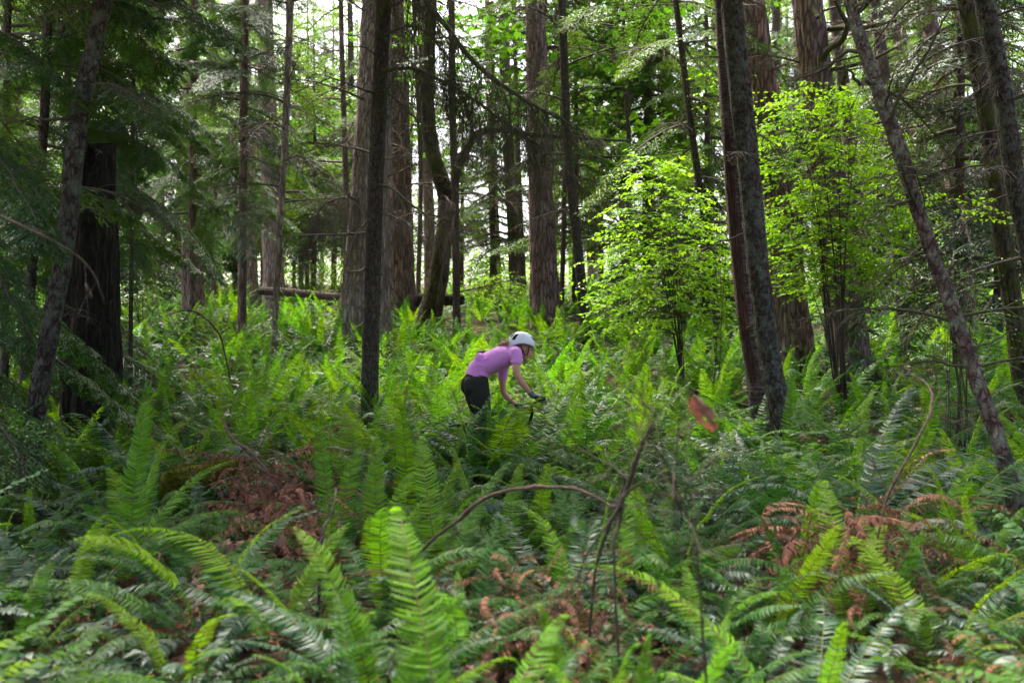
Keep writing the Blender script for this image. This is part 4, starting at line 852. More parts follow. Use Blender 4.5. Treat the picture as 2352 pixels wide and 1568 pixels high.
# ------------------------------------------------------------------ fallen and dead things
def stick(name,label,cat,pts,radii,mat,group=None,ntw=0,seed=0,k=7,twl=.3,hang=.4,sub=True):
    pts=np.array(pts); b=pts[0].copy(); e=empty(name,b,label,cat,group); r=np.random.default_rng(seed); n=26
    P=crom(pts-b,n); P[1:-1]+=np.cumsum(r.normal(0,.0055,(n-2,3)),axis=0)*.7; R=np.interp(np.linspace(0,1,n),np.linspace(0,1,len(radii)),radii)
    g=Geo(); tube(g,P,R*(1+.16*r.normal(size=n)+.5*(r.random(n)>.9)),k=k); part('stem',g,[mat],e)
    for j in range(ntw):
        u=.15+.83*(j+r.random())/ntw; i=min(int(u*(n-1)),n-2); p=P[i]; d=unit(unit(P[i+1]-P[i])*.5+r.normal(0,.6,3)); l=twl*(.4+.8*r.random()); q=np.linspace(0,1,5)[:,None]
        g=Geo(); Q=p+d*l*q+np.array([0,0,-1.])*hang*l*q**2*.5+np.cumsum(r.normal(0,.02*l,(5,3)),axis=0); tube(g,Q,np.linspace(R[i]*.45,.0012,5),k=4,cap=False)
        for jj in range(3):
            p2=Q[r.integers(1,5)]; d2=unit(d+r.normal(0,.6,3)); tube(g,np.array([p2,p2+d2*l*.25,p2+d2*l*.4+np.array([0,0,-.06*l])]),[.0022,.0015,.001],k=3,cap=False)
        part('twig',g,[mat],e)
    return e
def gp(px,Y,dz=0): 
    p=ray(px,784,Y); p[2]=Gz(p[0],p[1])+dz; return p
stick('dead_stick','dark forked dead stick standing in the central foreground, twiggy at its foot','dead stick',[gp(1345,3.95,.0),ray(1372,1310,3.95),ray(1415,1200,3.95),ray(1445,1120,3.95),ray(1470,1040,3.9),ray(1498,972,3.85)],[.004,.007,.010,.0105,.009,.006],M['stem_dark'],None,9,1,twl=.4,hang=.7)
stick('dead_stick','dark side stick crossing the forked dead stick at its fork','dead stick',[gp(1440,3.7,0),ray(1420,1300,3.85),ray(1440,1180,3.95),ray(1456,1100,3.97)],[.003,.005,.007,.004],M['stem_dark'],None,6,2,twl=.3,hang=.8)
stick('dead_stick','bent brown stick arching over the ferns left of the forked dead stick','dead stick',[gp(860,4.7,.0),ray(960,1268,4.5),ray(1030,1200,4.38),ray(1100,1148,4.3),ray(1180,1126,4.2),ray(1290,1124,4.1),ray(1370,1140,4.05),ray(1425,1164,4.0)],[.006,.007,.0075,.008,.008,.007,.006,.005],M['twig_red'],None,0,3)
SPRAY=stick('dead_stick','blurred spray of grey dead twigs right of the forked dead stick','dead stick',[gp(1640,3.1,.0),ray(1600,1270,3.1),ray(1555,1160,3.1),ray(1520,1060,3.1),ray(1500,985,3.1),ray(1490,930,3.1)],[.004,.004,.0035,.003,.002,.0012],M['stem_dark'],None,30,4,twl=.30,hang=.5)
stick('dead_stick','thin brown stick curving down left of the scaly leaning stem','dead stick',[gp(2000,5.0,.0),ray(2022,1200,5.0),ray(2060,1100,5.05),ray(2120,985,5.1),ray(2148,930,5.2),ray(2152,885,5.3),ray(2125,858,5.4),ray(2090,848,5.5)],[.007,.007,.0075,.007,.0065,.006,.004,.002],M['twig_red'],None,5,5,twl=.3)
stick('dead_stick','thin fallen twig arched among far ferns right of the broken snag','dead stick',[gp(540,14,.05),ray(512,800,14),ray(490,750,14),ray(455,722,14),ray(420,716,14),ray(380,728,14)],[.014,.014,.013,.012,.010,.005],M['twig_red'],None,8,6,twl=.7)
stick('dead_stick','blurred dark twig reaching in from the left edge across the snag','dead stick',[gp(-140,3.9,.0),ray(-120,900,3.9),ray(-70,500,3.9),ray(0,484,3.9),ray(70,505,3.9),ray(150,545,3.95),ray(215,590,4),ray(250,650,4),ray(262,690,4)],[.010,.009,.007,.0055,.005,.0045,.0035,.002,.001],M['stem_dark'],None,5,7,twl=.16)
stick('dead_stick','dark curved stick lying on the brown litter patch','dead stick',[gp(560,8.2,.20),gp(585,7.9,.24),gp(620,7.4,.17),gp(690,6.8,.09)],[.014,.014,.012,.006],M['stem_dark'],None,4,8,twl=.35)
stick('dead_stick','straight brown stick slanting from the mossy log to the brown litter patch','dead stick',[ray(510,955,8.6),ray(535,1010,8.3),ray(590,1050,7.9),gp(690,7.3,.12)],[.010,.014,.013,.009],M['twig_red'],None,4,9,twl=.4)
stick('dead_stick','grey stick leaning up in front of the brown litter patch on its right','dead stick',[gp(728,4.6,.0),ray(742,1250,4.6),ray(760,1180,4.65),ray(772,1120,4.7)],[.010,.008,.006,.003],M['twig'],None,3,10,twl=.2)
for i,(a,b,c,lab) in enumerate([((1120,3.9),(1250,4.2),(1390,4.6),'brown stick lying across the bare patch at bottom centre'),((1190,4.6),(1300,3.9),(1420,3.4),'brown stick slanting down right across the bare patch at bottom centre'),((1900,5.4),(1945,5.2),(2000,4.9),'dark stick lying on the dead brown fern mound')]):
    stick('dead_stick',lab,'dead stick',[gp(a[0],a[1],.05),gp(b[0],b[1],.10),gp(c[0],c[1],.05)],[.010,.009,.005],M['twig_red'] if i<2 else M['stem_dark'],None,3,20+i,twl=.25)
_b=np.array(SPRAY.location); g=Geo(); tube(g,crom([ray(1548,1140,3.1)-_b,ray(1556,1040,3.08)-_b,ray(1560,960,3.05)-_b,ray(1578,912,3.03)-_b,ray(1594,901,3.02)-_b],12),np.linspace(.0028,.0012,12),k=5); part('twig',g,[M['stem_dark']],SPRAY)
# dead leaf hanging from the grey twigs
def hanging_leaf():
    e=empty('dead_leaf',ray(1590,905,3.02),'large orange dead leaf hanging curled from the blurred twigs','leaf')
    g=Geo(); r=np.random.default_rng(2); n=11; k=9
    s=np.linspace(0,1,n); V=[]
    for i in range(n):
        w=.036*math.sin(PI*min(1,s[i]*.93+.06))**.7*(1+.18*math.sin(s[i]*19))
        for j in range(k):
            t=(j/(k-1)-.5)*2; ang=t*1.15
            V.append([.75*s[i]*.085+w*math.sin(ang)*1.05, -.022*math.cos(ang)+.012*math.sin(5*s[i]+2*t), -s[i]*.098-abs(t)*.012+.006*math.sin(8*t+6*s[i])])
    i=np.arange(n-1)[:,None]*k; j=np.arange(k-1)[None,:]; Q=np.stack([i+j,i+j+1,i+k+j+1,i+k+j],-1).reshape(-1,4)
    q2=[x for t_,x in enumerate(Q) if not (t_//(k-1)>6 and (t_%(k-1)) in (2,5))]
    g.add(V,None,np.array(q2)); part('blade',g,[M['orange_leaf']],e)
    g=Geo(); tube(g,np.array([[0,0,.002],[-.02,0,.012],[-.055,.02,.0]]),[.0016,.0015,.0012],k=4); part('stalk',g,[M['twig_red']],e)
hanging_leaf()
# fallen log, mossy log, root
def log(name,label,a,b,r0,r1,mat,seed,moss=False):
    a=np.array(a);b=np.array(b); e=empty(name,a,label,'log'); g=Geo(); P=crom(np.array([[0,0,0],(b-a)*.35+[0,0,.02],(b-a)*.7,b-a]),30)
    tube(g,P,np.linspace(r0,r1,30),k=22,disp=bark_disp(seed,.03,7,.06 if moss else .02)); part('log_body',g,[mat],e)
    if moss:
        r=np.random.default_rng(seed); n=3800; t=r.random(n); th=r.uniform(-.2,PI+.2,n); c=a*0+(b-a)*t[:,None]; ax=unit(b-a); s1=unit(np.cross(ax,[0,0,1.])); R=(r0+(r1-r0)*t)*1.0
        nn=s1*np.cos(th)[:,None]+np.array([0,0,1.])*np.sin(th)[:,None]; p=c+nn*R[:,None]
        g=Geo(); leaves(g,p,unit(nn+r.normal(0,.5,(n,3))),r.normal(0,1,(n,3)),r.uniform(.02,.05,n),.010); part('moss',g,[M['moss_tuft']],e)
M['moss_tuft']=leafmat('moss_tuft',(.15,.15,.012),(.11,.125,.014),(.08,.085,.012),trans=.25,rough=.8,spec=.1,nscale=6)
log('fallen_log','brown fallen log lying left of the great pale trunk beyond the ferns',ray(598,668,27),ray(800,684,26.2),.11,.10,B['thin'],3)
log('mossy_log','short log thick with yellow green moss left of the brown litter patch',gp(395,8.0,.20),gp(560,7.9,.30),.17,.12,M['moss'],4,True)
log('fallen_log','dark rotten log behind the mossy crooked trunk',ray(955,690,25),ray(1062,688,25.6),.16,.14,B['snag'],5)
# dead fern mound
def mound(px,Y,label,n,s):
    x=px2x(px,Y); e=empty('dead_fern',(x,Y,Gz(x,Y)+.40),label,'dead fern'); r=np.random.default_rng(int(px))
    for k in range(n):
        a=-PI/2+r.normal(0,1.3); o=set_frond(e,'dead',k,a,s*r.uniform(.5,1.15),.25+r.normal(0,.35),r.normal(0,.6),r.uniform(-.18,.12),.1); o.location.x+=r.normal(0,.16); o.location.y+=r.normal(0,.2)
mound(1950,5.35,'brown dead fern mound with hanging withered fronds in the right foreground',95,.75)
mound(630,7.7,'brown dead fern collapsed on the litter patch of the left foreground',70,.66)
mound(690,6.2,'rusty dead fern at the near end of the left litter patch',50,.55)
mound(2250,3.9,'dim brown dead fern in the lower right corner',30,.5)
mound(1270,4.3,'withered rusty fern on the bare patch at bottom centre',60,.5)
# ------------------------------------------------------------------ cyclist
YP=10.3; HA=math.radians(18)
FW=np.array([math.cos(HA),math.sin(HA),0]); RT=np.array([math.sin(HA),-math.cos(HA),0]); UP=np.array([0,0,1.])
def pz(x,y,d=0.): return ray((1080+x/6.03)/1.063,(780+y/6.03)/1.063,YP+d)
def etube(g,P,ra,rb,lat=None,k=20,n=None,caps=True):
    """tube with elliptical sections: ra along lat, rb across; rounded ends"""
    P=np.array(P,float); ra=np.broadcast_to(np.asarray(ra,float),(len(P),)); rb=np.broadcast_to(np.asarray(rb,float),(len(P),))
    n=n or len(P)*5; Q=crom(P,n); u=np.linspace(0,1,n); v=np.linspace(0,1,len(P))
    A_=np.interp(u,v,ra); B_=np.interp(u,v,rb); T=unit(np.gradient(Q,axis=0))
    if caps:
        m=5; a0=np.sin(np.linspace(0.15,PI/2,m+1))[:-1]; c0=np.cos(np.linspace(0.15,PI/2,m+1))[:-1]
        rr0=min(A_[0],B_[0])*.8; rr1=min(A_[-1],B_[-1])*.8
        Q=np.vstack([Q[0]-T[0]*rr0*c0[:,None],Q,Q[-1]+T[-1]*rr1*c0[::-1][:,None]])
        A_=np.concatenate([A_[0]*a0,A_,A_[-1]*a0[::-1]]); B_=np.concatenate([B_[0]*a0,B_,B_[-1]*a0[::-1]])
        T=np.vstack([np.repeat(T[:1],m,0),T,np.repeat(T[-1:],m,0)])
    lat=RT if lat is None else unit(lat)
    S=unit(lat-T*(T@lat)[:,None]); N2=np.cross(T,S); th=np.arange(k)/k*2*PI
    V=Q[:,None,:]+S[:,None,:]*(A_[:,None]*np.cos(th))[:,:,None]+N2[:,None,:]*(B_[:,None]*np.sin(th))[:,:,None]
    nn=len(Q); i=np.arange(nn-1)[:,None]*k; j=np.arange(k)[None,:]; j2=(j+1)%k
    F=np.stack([i+j,i+j2,i+k+j2,i+k+j],-1).reshape(-1,4); V=np.vstack([V.reshape(-1,3),Q[0],Q[-1]]); b=nn*k; jj=np.arange(k)
    g.add(V,np.vstack([np.stack([np.full(k,b),(jj+1)%k,jj],-1),np.stack([np.full(k,b+1),(nn-1)*k+jj,(nn-1)*k+(jj+1)%k],-1)]),F)
def ellipsoid(g,c,ax,r,k=18,m=12):
    """ax: 3 unit axes rows, r: 3 radii"""
    th=np.linspace(.02,PI-.02,m)[:,None]; ph=(np.arange(k)/k*2*PI)[None,:]
    X=np.sin(th)*np.cos(ph)*r[0]; Y=np.sin(th)*np.sin(ph)*r[1]; Z=np.cos(th)*r[2]+0*ph
    ax=np.array(ax); V=np.array(c)+X[...,None]*ax[0]+Y[...,None]*ax[1]+Z[...,None]*ax[2]
    i=np.arange(m-1)[:,None]*k; j=np.arange(k)[None,:]; j2=(j+1)%k; F=np.stack([i+j,i+j2,i+k+j2,i+k+j],-1).reshape(-1,4)
    V=np.vstack([V.reshape(-1,3),V[0].mean(0),V[-1].mean(0)]); b=m*k; jj=np.arange(k)
    g.add(V,np.vstack([np.stack([np.full(k,b),(jj+1)%k,jj],-1),np.stack([np.full(k,b+1),(m-1)*k+jj,(m-1)*k+(jj+1)%k],-1)]),F)
def fuse(name,g,mats,parent,vox=.011,it=4,fac=.5):
    """voxel-fuse overlapping closed shells into one continuous skin"""
    me=g.mesh(name,mats); o=link(name,me); 
    m=o.modifiers.new('r','REMESH'); m.mode='VOXEL'; m.voxel_size=vox; m.use_smooth_shade=True
    s=o.modifiers.new('s','SMOOTH'); s.factor=fac; s.iterations=it
    dg=bpy.context.evaluated_depsgraph_get(); me2=bpy.data.meshes.new_from_object(o.evaluated_get(dg)); me2.name=name
    o.modifiers.clear(); o.data=me2; bpy.data.meshes.remove(me)
    if not me2.materials: 
        for mm in mats: me2.materials.append(mm)
    o.parent=parent
    return o
PB=pz(560,2700); PB[2]=Gz(PB[0],PB[1])
PER=empty('person',PB,'cyclist in a lilac jersey and white helmet leaning forward among the ferns','person')
def loc(p): return np.asarray(p)-PB
def L_(*a): return [loc(p) for p in a]
skin=plain('skin',(.56,.27,.205),.5,.4,(.50,.22,.165),25)
skin.node_tree.nodes['Principled BSDF'].inputs['Subsurface Weight'].default_value=.0
jersey=plain('jersey_cloth',(.66,.25,.62),.75,.2,(.62,.225,.585),13,.9,sheen=.2)
legm=plain('legging_cloth',(.020,.019,.014),.75,.25,(.016,.015,.012),40)
glovem=plain('glove_cloth',(.16,.15,.17),.8,.2,(.02,.02,.022),18)
helm=plain('helmet_shell',(.74,.74,.80),.28,.5,(.72,.72,.79),3)
blackm=plain('black_foam',(.012,.012,.014),.7,.3)
hairm=plain('hair',(.42,.24,.15),.55,.4,(.28,.14,.08),70)
# body, one continuous surface
SP=[pz(490,990),pz(505,880),pz(530,770),pz(610,685),pz(740,625),pz(870,565),pz(985,520),pz(1060,478)]
TA=[.140,.158,.142,.140,.148,.160,.165,.120]; TB=[.085,.112,.108,.112,.118,.120,.105,.068]
NS=pz(1082,492,-.165); FS=pz(935,590,.165)
HC=pz(1205,425,0)
NE=[pz(1082,492,-.165),pz(1098,600,-.20),pz(1085,700,-.22),pz(1100,795,-.235),pz(1180,930,-.235),pz(1265,1040,-.22),pz(1325,1112,-.21)]
NR=[.060,.055,.050,.044,.045,.036,.029]
FE=[pz(935,590,.165),pz(895,740,.205),pz(885,900,.22),pz(900,1065,.235),pz(975,1160,.225),pz(1065,1235,.21),pz(1130,1283,.20)]
FRr=[.058,.054,.048,.042,.042,.034,.027]
NL=[pz(520,930,-.085),pz(555,1140,-.095),pz(595,1340,-.10),pz(630,1500,-.10),pz(605,1700,-.10),pz(560,1950,-.10),pz(540,2060,-.10)]
NLR=[.108,.100,.080,.064,.058,.045,.038]
FL=[pz(465,930,.085),pz(480,1130,.095),pz(530,1330,.10),pz(565,1480,.10),pz(500,1680,.10),pz(430,1890,.10),pz(400,1985,.10)]
def body_geo(dt=0.,arms=True,legs=True,torso=True,head=True):
    g=Geo()
    if torso:
        etube(g,L_(*SP),np.array(TA)+dt,np.array(TB)+dt,k=28)
        etube(g,L_(pz(470,935,-.075),pz(470,1010,-.08)),.095+dt,.100+dt); etube(g,L_(pz(430,930,.075),pz(420,1000,.08)),.095+dt,.100+dt)
        etube(g,L_(NS,pz(1030,500,0),FS),np.array([.062,.078,.060])+dt,np.array([.060,.075,.058])+dt,lat=UP)
    if arms:
        etube(g,L_(*NE),np.array(NR)+dt,np.array(NR)*.93+dt); etube(g,L_(*FE),np.array(FRr)+dt,np.array(FRr)*.93+dt)
    if legs:
        etube(g,L_(*NL),np.array(NLR)+dt,np.array(NLR)*1.03+dt); etube(g,L_(*FL),np.array(NLR)*.97+dt,np.array(NLR)+dt)
    if head:
        pt=math.radians(24); hf=unit(FW*math.cos(pt)-UP*math.sin(pt)); hu=unit(UP*math.cos(pt)+FW*math.sin(pt)); c=loc(HC)
        etube(g,[loc(pz(1040,485)),loc(pz(1110,455)),c-hf*.03-hu*.02],[.075,.055,.052],[.070,.056,.055])
        ellipsoid(g,c+hu*.035-hf*.012,[hf,RT,hu],[.092,.074,.092]); ellipsoid(g,c+hf*.028-hu*.03,[hf,RT,hu],[.062,.058,.075])
        etube(g,[c+hf*.035-hu*.085,c+hf*.06-hu*.085],[.034,.026],[.024,.020])
        etube(g,[c+hf*.083+hu*.010,c+hf*.098-hu*.016,c+hf*.106-hu*.034],[.008,.010,.012],[.009,.011,.010],k=12)
        etube(g,[c+hf*.080-hu*.058-RT*.016,c+hf*.088-hu*.057,c+hf*.080-hu*.058+RT*.016],[.006,.008,.006],[.006,.009,.006],lat=UP,k=10)
        for s in (-1,1):
            ellipsoid(g,c-hf*.012-hu*.012+RT*s*.074,[unit(hf-hu*.2),RT,hu],[.019,.009,.031])
            etube(g,[c+hf*.076+hu*.028+RT*s*.014,c+hf*.072+hu*.031+RT*s*.048],[.008,.006],[.008,.007],lat=UP,k=10)
    return g
fuse('body',body_geo(-.008),[skin],PER,.0085,4)
# eyes
pt=math.radians(24); hf=unit(FW*math.cos(pt)-UP*math.sin(pt)); hu=unit(UP*math.cos(pt)+FW*math.sin(pt)); hc=loc(HC)
for s in (-1,1):
    g=Geo(); ellipsoid(g,hc+hf*.070+hu*.012+RT*s*.031,[hf,RT,hu],[.012,.013,.008]); part('eye',g,[blackm],PER)
# jersey
g=Geo()
etube(g,L_(pz(520,800),pz(535,740),pz(610,680),pz(740,622),pz(870,563),pz(985,518),pz(1055,482)),np.array([.155,.148,.143,.150,.162,.168,.112]),np.array([.118,.112,.115,.121,.123,.108,.070]),k=30)
etube(g,L_(NS,pz(1030,498,0),FS),[.066,.082,.064],[.064,.079,.062],lat=UP)
etube(g,L_(NE[0],NE[1],pz(1080,630,-.21)),[.066,.061,.054],[.064,.060,.053],caps=True)
etube(g,L_(FE[0],FE[1],pz(888,855,.22)),[.064,.059,.053],[.062,.058,.052],caps=True)
etube(g,L_(pz(560,560,-.07),pz(540,640,0),pz(540,600,.08)),[.06,.07,.06],[.05,.06,.05],lat=UP)
J=fuse('jersey',g,[jersey],PER,.009,3)
g=Geo()   # folded hem band and sleeve cuffs, creases
for P,ra,rb in ((L_(pz(502,838),pz(512,810)),.163,.123),(L_(pz(1081,618,-.21),pz(1078,638,-.21)),.057,.056),(L_(pz(889,840,.22),pz(888,860,.22)),.055,.054)):
    etube(g,P,ra,rb,k=28,caps=False)
part('hem',g,[jersey],J)
g=Geo()
for a in ([pz(600,600,-.145),pz(640,580,-.14),pz(690,555,-.13)],[pz(420,700,-.15),pz(500,668,-.16),pz(590,675,-.17),pz(660,715,-.165)],[pz(1010,520,-.21),pz(1000,570,-.20),pz(960,640,-.17)]):
    tube(g,crom(L_(*a),12),.006*np.sin(np.linspace(.1,PI-.1,12))+.001,k=6)
part('seam',g,[jersey],J)
# leggings
g=Geo()
etube(g,L_(pz(490,990),pz(505,880),pz(522,800)),[.146,.164,.150],[.090,.118,.112],k=28)
etube(g,L_(pz(462,930,-.078),pz(470,1015,-.085)),.102,.106); etube(g,L_(pz(425,925,.078),pz(415,1005,.085)),.102,.106)
etube(g,L_(*NL[:6]),np.array(NLR[:6])+.004,np.array(NLR[:6])*1.03+.004); etube(g,L_(*FL[:6]),np.array(NLR[:6])*.97+.004,np.array(NLR[:6])+.004)
fuse('leggings',g,[legm],PER,.010,4)
for P in (NL,FL):
    a=loc(P[-1]); g=Geo(); etube(g,[a-FW*.06-UP*.055,a-UP*.06+FW*.03,a-UP*.065+FW*.14,a-UP*.068+FW*.19],[.034,.040,.042,.028],[.040,.045,.030,.020]); etube(g,[a-FW*.03-UP*.05,a+UP*.02],.042,.044); fuse('shoe',g,[blackm],PER,.007,3)
# gloves with five fingers closed on the grips
HANDS={}
for nm,W0,d_ in (('near',NE,-1),('far',FE,1)):
    w=loc(W0[-1]); fd=unit(loc(W0[-1])-loc(W0[-2])); grip=w+fd*.045+FW*.062-UP*.012
    HANDS[nm]=grip+PB; side=RT*(1 if nm=='near' else -1); g=Geo()
    etube(g,[w-fd*.03,w+fd*.012,w+fd*.03+FW*.03+UP*.012,grip+FW*.002+UP*.030],[.031,.033,.042,.044],[.030,.026,.020,.015],lat=RT,k=16)
    for i in range(4):
        o=side*(.033-.022*i); l=[.82,1.,.96,.86][3-i]; k0=grip+o+UP*.030+FW*.006
        etube(g,[k0-FW*.015,k0+FW*.022*l-UP*.004,k0+FW*.036*l-UP*.030,k0+FW*.020*l-UP*.056*l,k0-FW*.006-UP*.058*l],[.0105,.0100,.0095,.009,.008],[.0105,.0100,.0095,.009,.008],k=10)
    o=-side*.040; k0=grip+o-FW*.03+UP*.012
    etube(g,[k0-FW*.010,k0+FW*.012-UP*.020-side*.006,k0+FW*.030-UP*.038+side*.004],[.013,.0115,.009],[.013,.0115,.009],k=10)
    fuse('glove',g,[glovem],PER,.0042,2)
# helmet
HCn=loc(pz(1165,345,0)); ht=math.radians(8); ef=unit(FW*math.cos(ht)-UP*math.sin(ht)); eu=unit(UP*math.cos(ht)+FW*math.sin(ht))
def hp(th,az,k=1.):
    x=math.sin(th)*math.cos(az); y=math.sin(th)*math.sin(az); z=math.cos(th)
    rx=.143 if x>0 else .140
    # flatten the crown and square the rear slightly
    return HCn+k*(ef*x*rx*(1+.04*z)+RT*y*.104+eu*(z*.118 if z>0 else z*.115))
def rim(az):
    c=math.cos(az)   # 1 front, -1 back
    return math.radians(100+ (6 if c>0 else 20)*abs(c)**2 + (4*math.cos(2*az)-2) )
g=Geo(); k=48; m=16; V=[]
for kk in (1.,.93):
    for i in range(m):
        for j in range(k):
            az=j/k*2*PI; V.append(hp(.03+(rim(az)-.03)*i/(m-1),az,kk))
Q=[]
for s in (0,m*k):
    for i in range(m-1):
        for j in range(k): q=[s+i*k+j,s+i*k+(j+1)%k,s+(i+1)*k+(j+1)%k,s+(i+1)*k+j]; Q.append(q if s==0 else q[::-1])
for j in range(k): Q.append([(m-1)*k+j,(m-1)*k+(j+1)%k,m*k+(m-1)*k+(j+1)%k,m*k+(m-1)*k+j])
V+= [hp(0,0,1.)]; T=[[len(V)-1,(j+1)%k,j] for j in range(k)]
g.add(V,T,Q); HEL=part('helmet',g,[helm],PER); HEL['label']='white cycling helmet'
def vent(az0,az1,t0,t1,shear):
    g=Geo(); n=8; V=[]
    for i in range(n):
        for j in range(n):
            u=i/(n-1); v=j/(n-1); az=az0+(az1-az0)*v+shear*u; V.append(hp(t0+(t1-t0)*u,az,1.006))
    Q=[[i*n+j,i*n+j+1,(i+1)*n+j+1,(i+1)*n+j] for i in range(n-1) for j in range(n-1)]
    b=len(V); V2=[HCn+(np.array(p)-HCn)*.985 for p in V]; ed=[j for j in range(n)]+[i*n+n-1 for i in range(1,n)]+[(n-1)*n+j for j in range(n-2,-1,-1)]+[i*n for i in range(n-2,0,-1)]
    Q+= [[ed[e],ed[(e+1)%len(ed)],b+ed[(e+1)%len(ed)],b+ed[e]] for e in range(len(ed))]
    g.add(V+V2,None,Q); part('vent',g,[blackm],HEL)
for s in (1,-1):
    vent(s*2.20,s*2.52,.80,1.42,s*.16); vent(s*.62,s*.92,.86,1.20,s*-.22); vent(s*.16,s*.36,.75,1.15,s*.02); vent(s*2.75,s*2.98,.7,1.2,0)
g=Geo(); tube(g,np.array([hp(rim(az)+.02,az,.97) for az in np.linspace(0,2*PI,49)]),.0075,k=6); part('helmet_rim',g,[plain('helmet_lining',(.10,.10,.12),.6)],HEL)
g=Geo()
for s in (1,-1):
    ch=hc+hf*.045-hu*.108
    tube(g,crom([hp(rim(s*1.1),s*1.1,.95),hc+hf*.035-hu*.03+RT*s*.068,ch],10),.006,k=5); tube(g,crom([hp(rim(s*1.9),s*1.9,.95),hc-hf*.02-hu*.045+RT*s*.075,hc+hf*.025-hu*.062+RT*s*.062],8),.005,k=5)
part('strap',g,[blackm],HEL)
# hair: loose tail lying along the back
g=Geo(); rr=np.random.default_rng(4)
for i in range(46):
    a=loc(pz(1010,330,0))+RT*rr.normal(0,.022)+UP*rr.normal(0,.008); b=loc(pz(940,352,0))+RT*rr.normal(0,.03)+UP*rr.normal(.012,.012); c=loc(pz(850+rr.normal(0,35),392,0))+RT*rr.normal(0,.03)+UP*rr.normal(.006,.012)
    tube(g,crom([loc(pz(1090,350,0))+RT*rr.normal(0,.03),a,b,c],9),np.array([.006,.007,.007,.006,.006,.005,.004,.003,.001]),k=5)
for i in range(26):
    s=rr.choice([-1,1]); a=hc+hu*.03+RT*s*.078+hf*rr.uniform(-.05,.0); tube(g,crom([a,a-hu*.05+hf*rr.normal(0,.006),a-hu*.085-hf*.03+RT*s*-.01],6),[.004,.004,.004,.003,.002,.001],k=4)
part('hair',g,[hairm],PER)
# packet in the back pocket
PK=empty('packet',pz(550,485,.06),'small dark blue and red packet poking out of the lilac jersey back pocket','packet')
g=Geo(); etube(g,[np.array([-.03,0,-.03]),np.array([0,0,.0]),np.array([.045,0,.012])],[.03,.034,.02],[.016,.02,.012]); part('pouch',g,[plain('packet_blue',(.02,.03,.08),.4)],PK)
g=Geo(); etube(g,[np.array([.01,-.01,.016]),np.array([.05,0,.018])],[.014,.012],[.007,.006]); part('flap',g,[plain('packet_red',(.5,.06,.03),.4)],PK)

# ------------------------------------------------------------------ bicycle, mostly lost in the ferns
BB0=pz(620,2700); BB0=np.array([BB0[0],BB0[1],Gz(BB0[0],BB0[1])])
BK=empty('bicycle',BB0,'dark mountain bicycle under the cyclist, almost wholly hidden in the ferns','bicycle')
def bp(f,u,s=0.): return FW*f+UP*u+RT*s
fm=plain('frame_paint',(.02,.025,.06),.3,.5); rub=plain('tyre_rubber',(.02,.02,.02),.85); alu=plain('dark_metal',(.05,.05,.055),.35,.5,None,20,0,'Object',.8)
g=Geo(); hd=bp(.48,.80); hb=bp(.52,.66); bbp=bp(0,.34); st=bp(-.19,.68); ra=bp(-.43,.36)
for a,b,r0 in ((hd,st,.018),(hb,bbp,.022),(bbp,st,.017),(hd,hb,.024)): tube(g,crom([a,b],6),r0,k=10)
for s in (-.06,.06):
    tube(g,crom([bbp,ra+RT*s],6),.010,k=8); tube(g,crom([st,ra+RT*s],6),.008,k=8)
part('frame',g,[fm],BK)
fa=bp(.75,.36); g=Geo()
for s in (-.062,.062): tube(g,crom([bp(.535,.62,s*.8),fa+RT*s],6),.017,k=9)
tube(g,crom([bp(.535,.63,-.05),bp(.535,.63,.05)],4),.02,k=9); part('fork',g,[alu],BK)
for c in (ra,fa):
    th=np.linspace(0,2*PI,49); ringp=lambda R:np.array([c+FW*R*math.cos(t)+UP*R*math.sin(t) for t in th])
    g=Geo(); tube(g,ringp(.318),.012,k=6); wh=part('wheel',g,[alu],BK)
    g=Geo(); tube(g,ringp(.340),.025,k=10); part('tyre',g,[rub],wh)
    g=Geo()
    for i in range(24): t=i/24*2*PI; tube(g,np.array([c+RT*(.025 if i%2 else -.025),c+FW*.318*math.cos(t)+UP*.318*math.sin(t)]),.0014,k=4)
    part('spokes',g,[alu],wh); g=Geo(); tube(g,np.array([c-RT*.05,c+RT*.05]),.022,k=10); part('hub',g,[alu],wh)
gn=HANDS['near']-BB0; gf=HANDS['far']-BB0; mid=(gn+gf)/2-FW*.03; gd=unit(gf-gn)
g=Geo(); tube(g,crom([gn-gd*.06,gn,mid-gd*.05,mid+gd*.05,gf,gf+gd*.06],30),.0125,k=10); tube(g,crom([mid,(mid+hd)/2+FW*.02,hd],8),.017,k=9); part('handlebar',g,[alu],BK)
for p in (gn,gf):
    g=Geo(); tube(g,np.array([p-gd*.06,p+gd*.06]),.0165,k=12); part('grip',g,[rub],BK)
g=Geo(); tube(g,np.array([st-UP*.02,bp(-.225,.80)]),.014,k=9); part('seat_post',g,[alu],BK)
g=Geo(); etube(g,[bp(-.36,.825),bp(-.28,.825),bp(-.18,.82),bp(-.08,.815)],[.072,.070,.034,.020],[.024,.022,.018,.014]); part('saddle',g,[blackm],BK)
g=Geo(); tube(g,np.array([bbp-RT*.06,bbp+RT*.06]),.02,k=10)
nf=loc(NL[-1])+PB-BB0-UP*.105+FW*.07; ff=loc(FL[-1])+PB-BB0-UP*.105+FW*.07
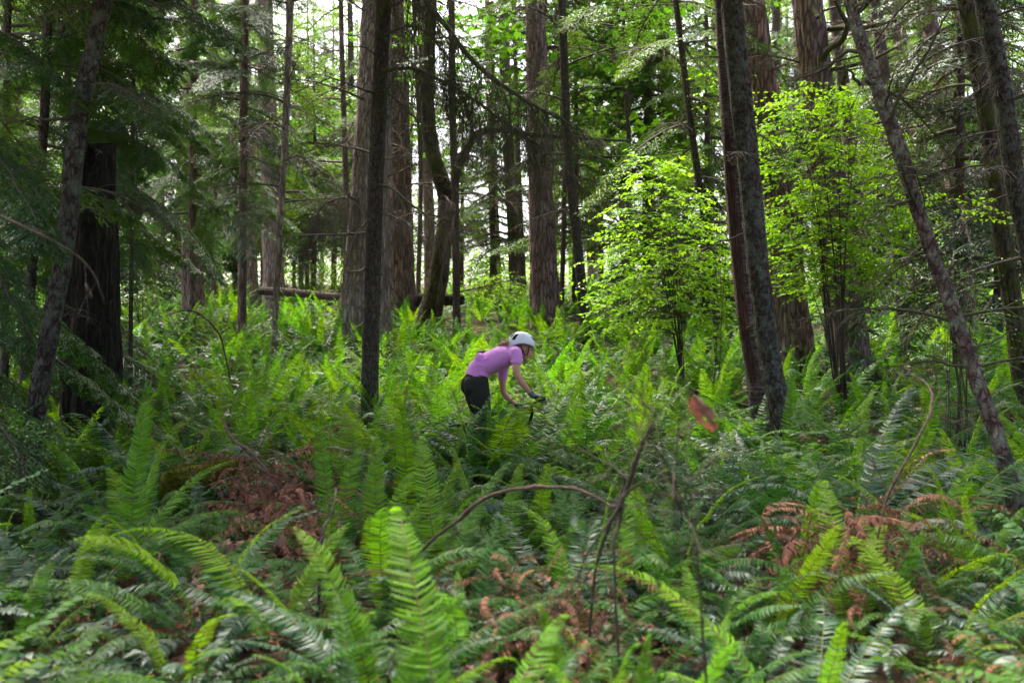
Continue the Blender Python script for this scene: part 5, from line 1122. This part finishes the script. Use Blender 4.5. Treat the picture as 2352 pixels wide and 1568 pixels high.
tube(g,crom([bbp+RT*.065,nf+RT*.02],5),.012,k=7); tube(g,crom([bbp-RT*.065,ff-RT*.02],5),.012,k=7); part('crank',g,[alu],BK)
for p in (nf,ff):
    g=Geo(); etube(g,[p-FW*.045,p+FW*.045],.05,.012,caps=True); part('pedal',g,[rub],BK)

# ------------------------------------------------------------------ camera, sky, light
cam=bpy.data.cameras.new('camera'); co=bpy.data.objects.new('camera',cam); COL.objects.link(co); SC.camera=co
co.location=(0,0,H); co.rotation_euler=(PI/2,0,0); cam.lens=35; cam.sensor_width=36; cam.clip_end=2000; cam.clip_start=.05
cam.dof.use_dof=True; cam.dof.focus_distance=10.6; cam.dof.aperture_fstop=2.2
W=bpy.data.worlds.new('World'); SC.world=W; W.use_nodes=True; nt=W.node_tree; bg=nt.nodes['Background']
sky=nt.nodes.new('ShaderNodeTexSky'); sky.sky_type='NISHITA'; sky.sun_disc=False; SUN_EL=math.radians(60); SUN_AZ=math.radians(-24)
sky.sun_elevation=SUN_EL; sky.sun_rotation=SUN_AZ; sky.dust_density=7.0; sky.air_density=.6; sky.ozone_density=.3
nt.links.new(sky.outputs[0],bg.inputs[0]); bg.inputs[1].default_value=.115
sl=bpy.data.lights.new('sun','SUN'); sl.energy=5.0; sl.angle=math.radians(40); sl.color=(1.,.95,.86); so=bpy.data.objects.new('sun',sl); COL.objects.link(so)
d=Vector((math.sin(SUN_AZ)*math.cos(SUN_EL),math.cos(SUN_AZ)*math.cos(SUN_EL),math.sin(SUN_EL))); so.rotation_euler=d.to_track_quat('Z','Y').to_euler(); so.location=(0,0,30)
vs=SC.view_settings; vs.view_transform='Standard'; vs.look='None'; vs.gamma=1; vs.exposure=2.92
SC.cycles.use_denoising=True; SC.cycles.max_bounces=7; SC.cycles.diffuse_bounces=4; SC.cycles.glossy_bounces=2; SC.cycles.transmission_bounces=5; SC.cycles.transparent_max_bounces=4
SC.cycles.use_adaptive_sampling=True; SC.cycles.adaptive_threshold=.012; SC.cycles.sample_clamp_indirect=6
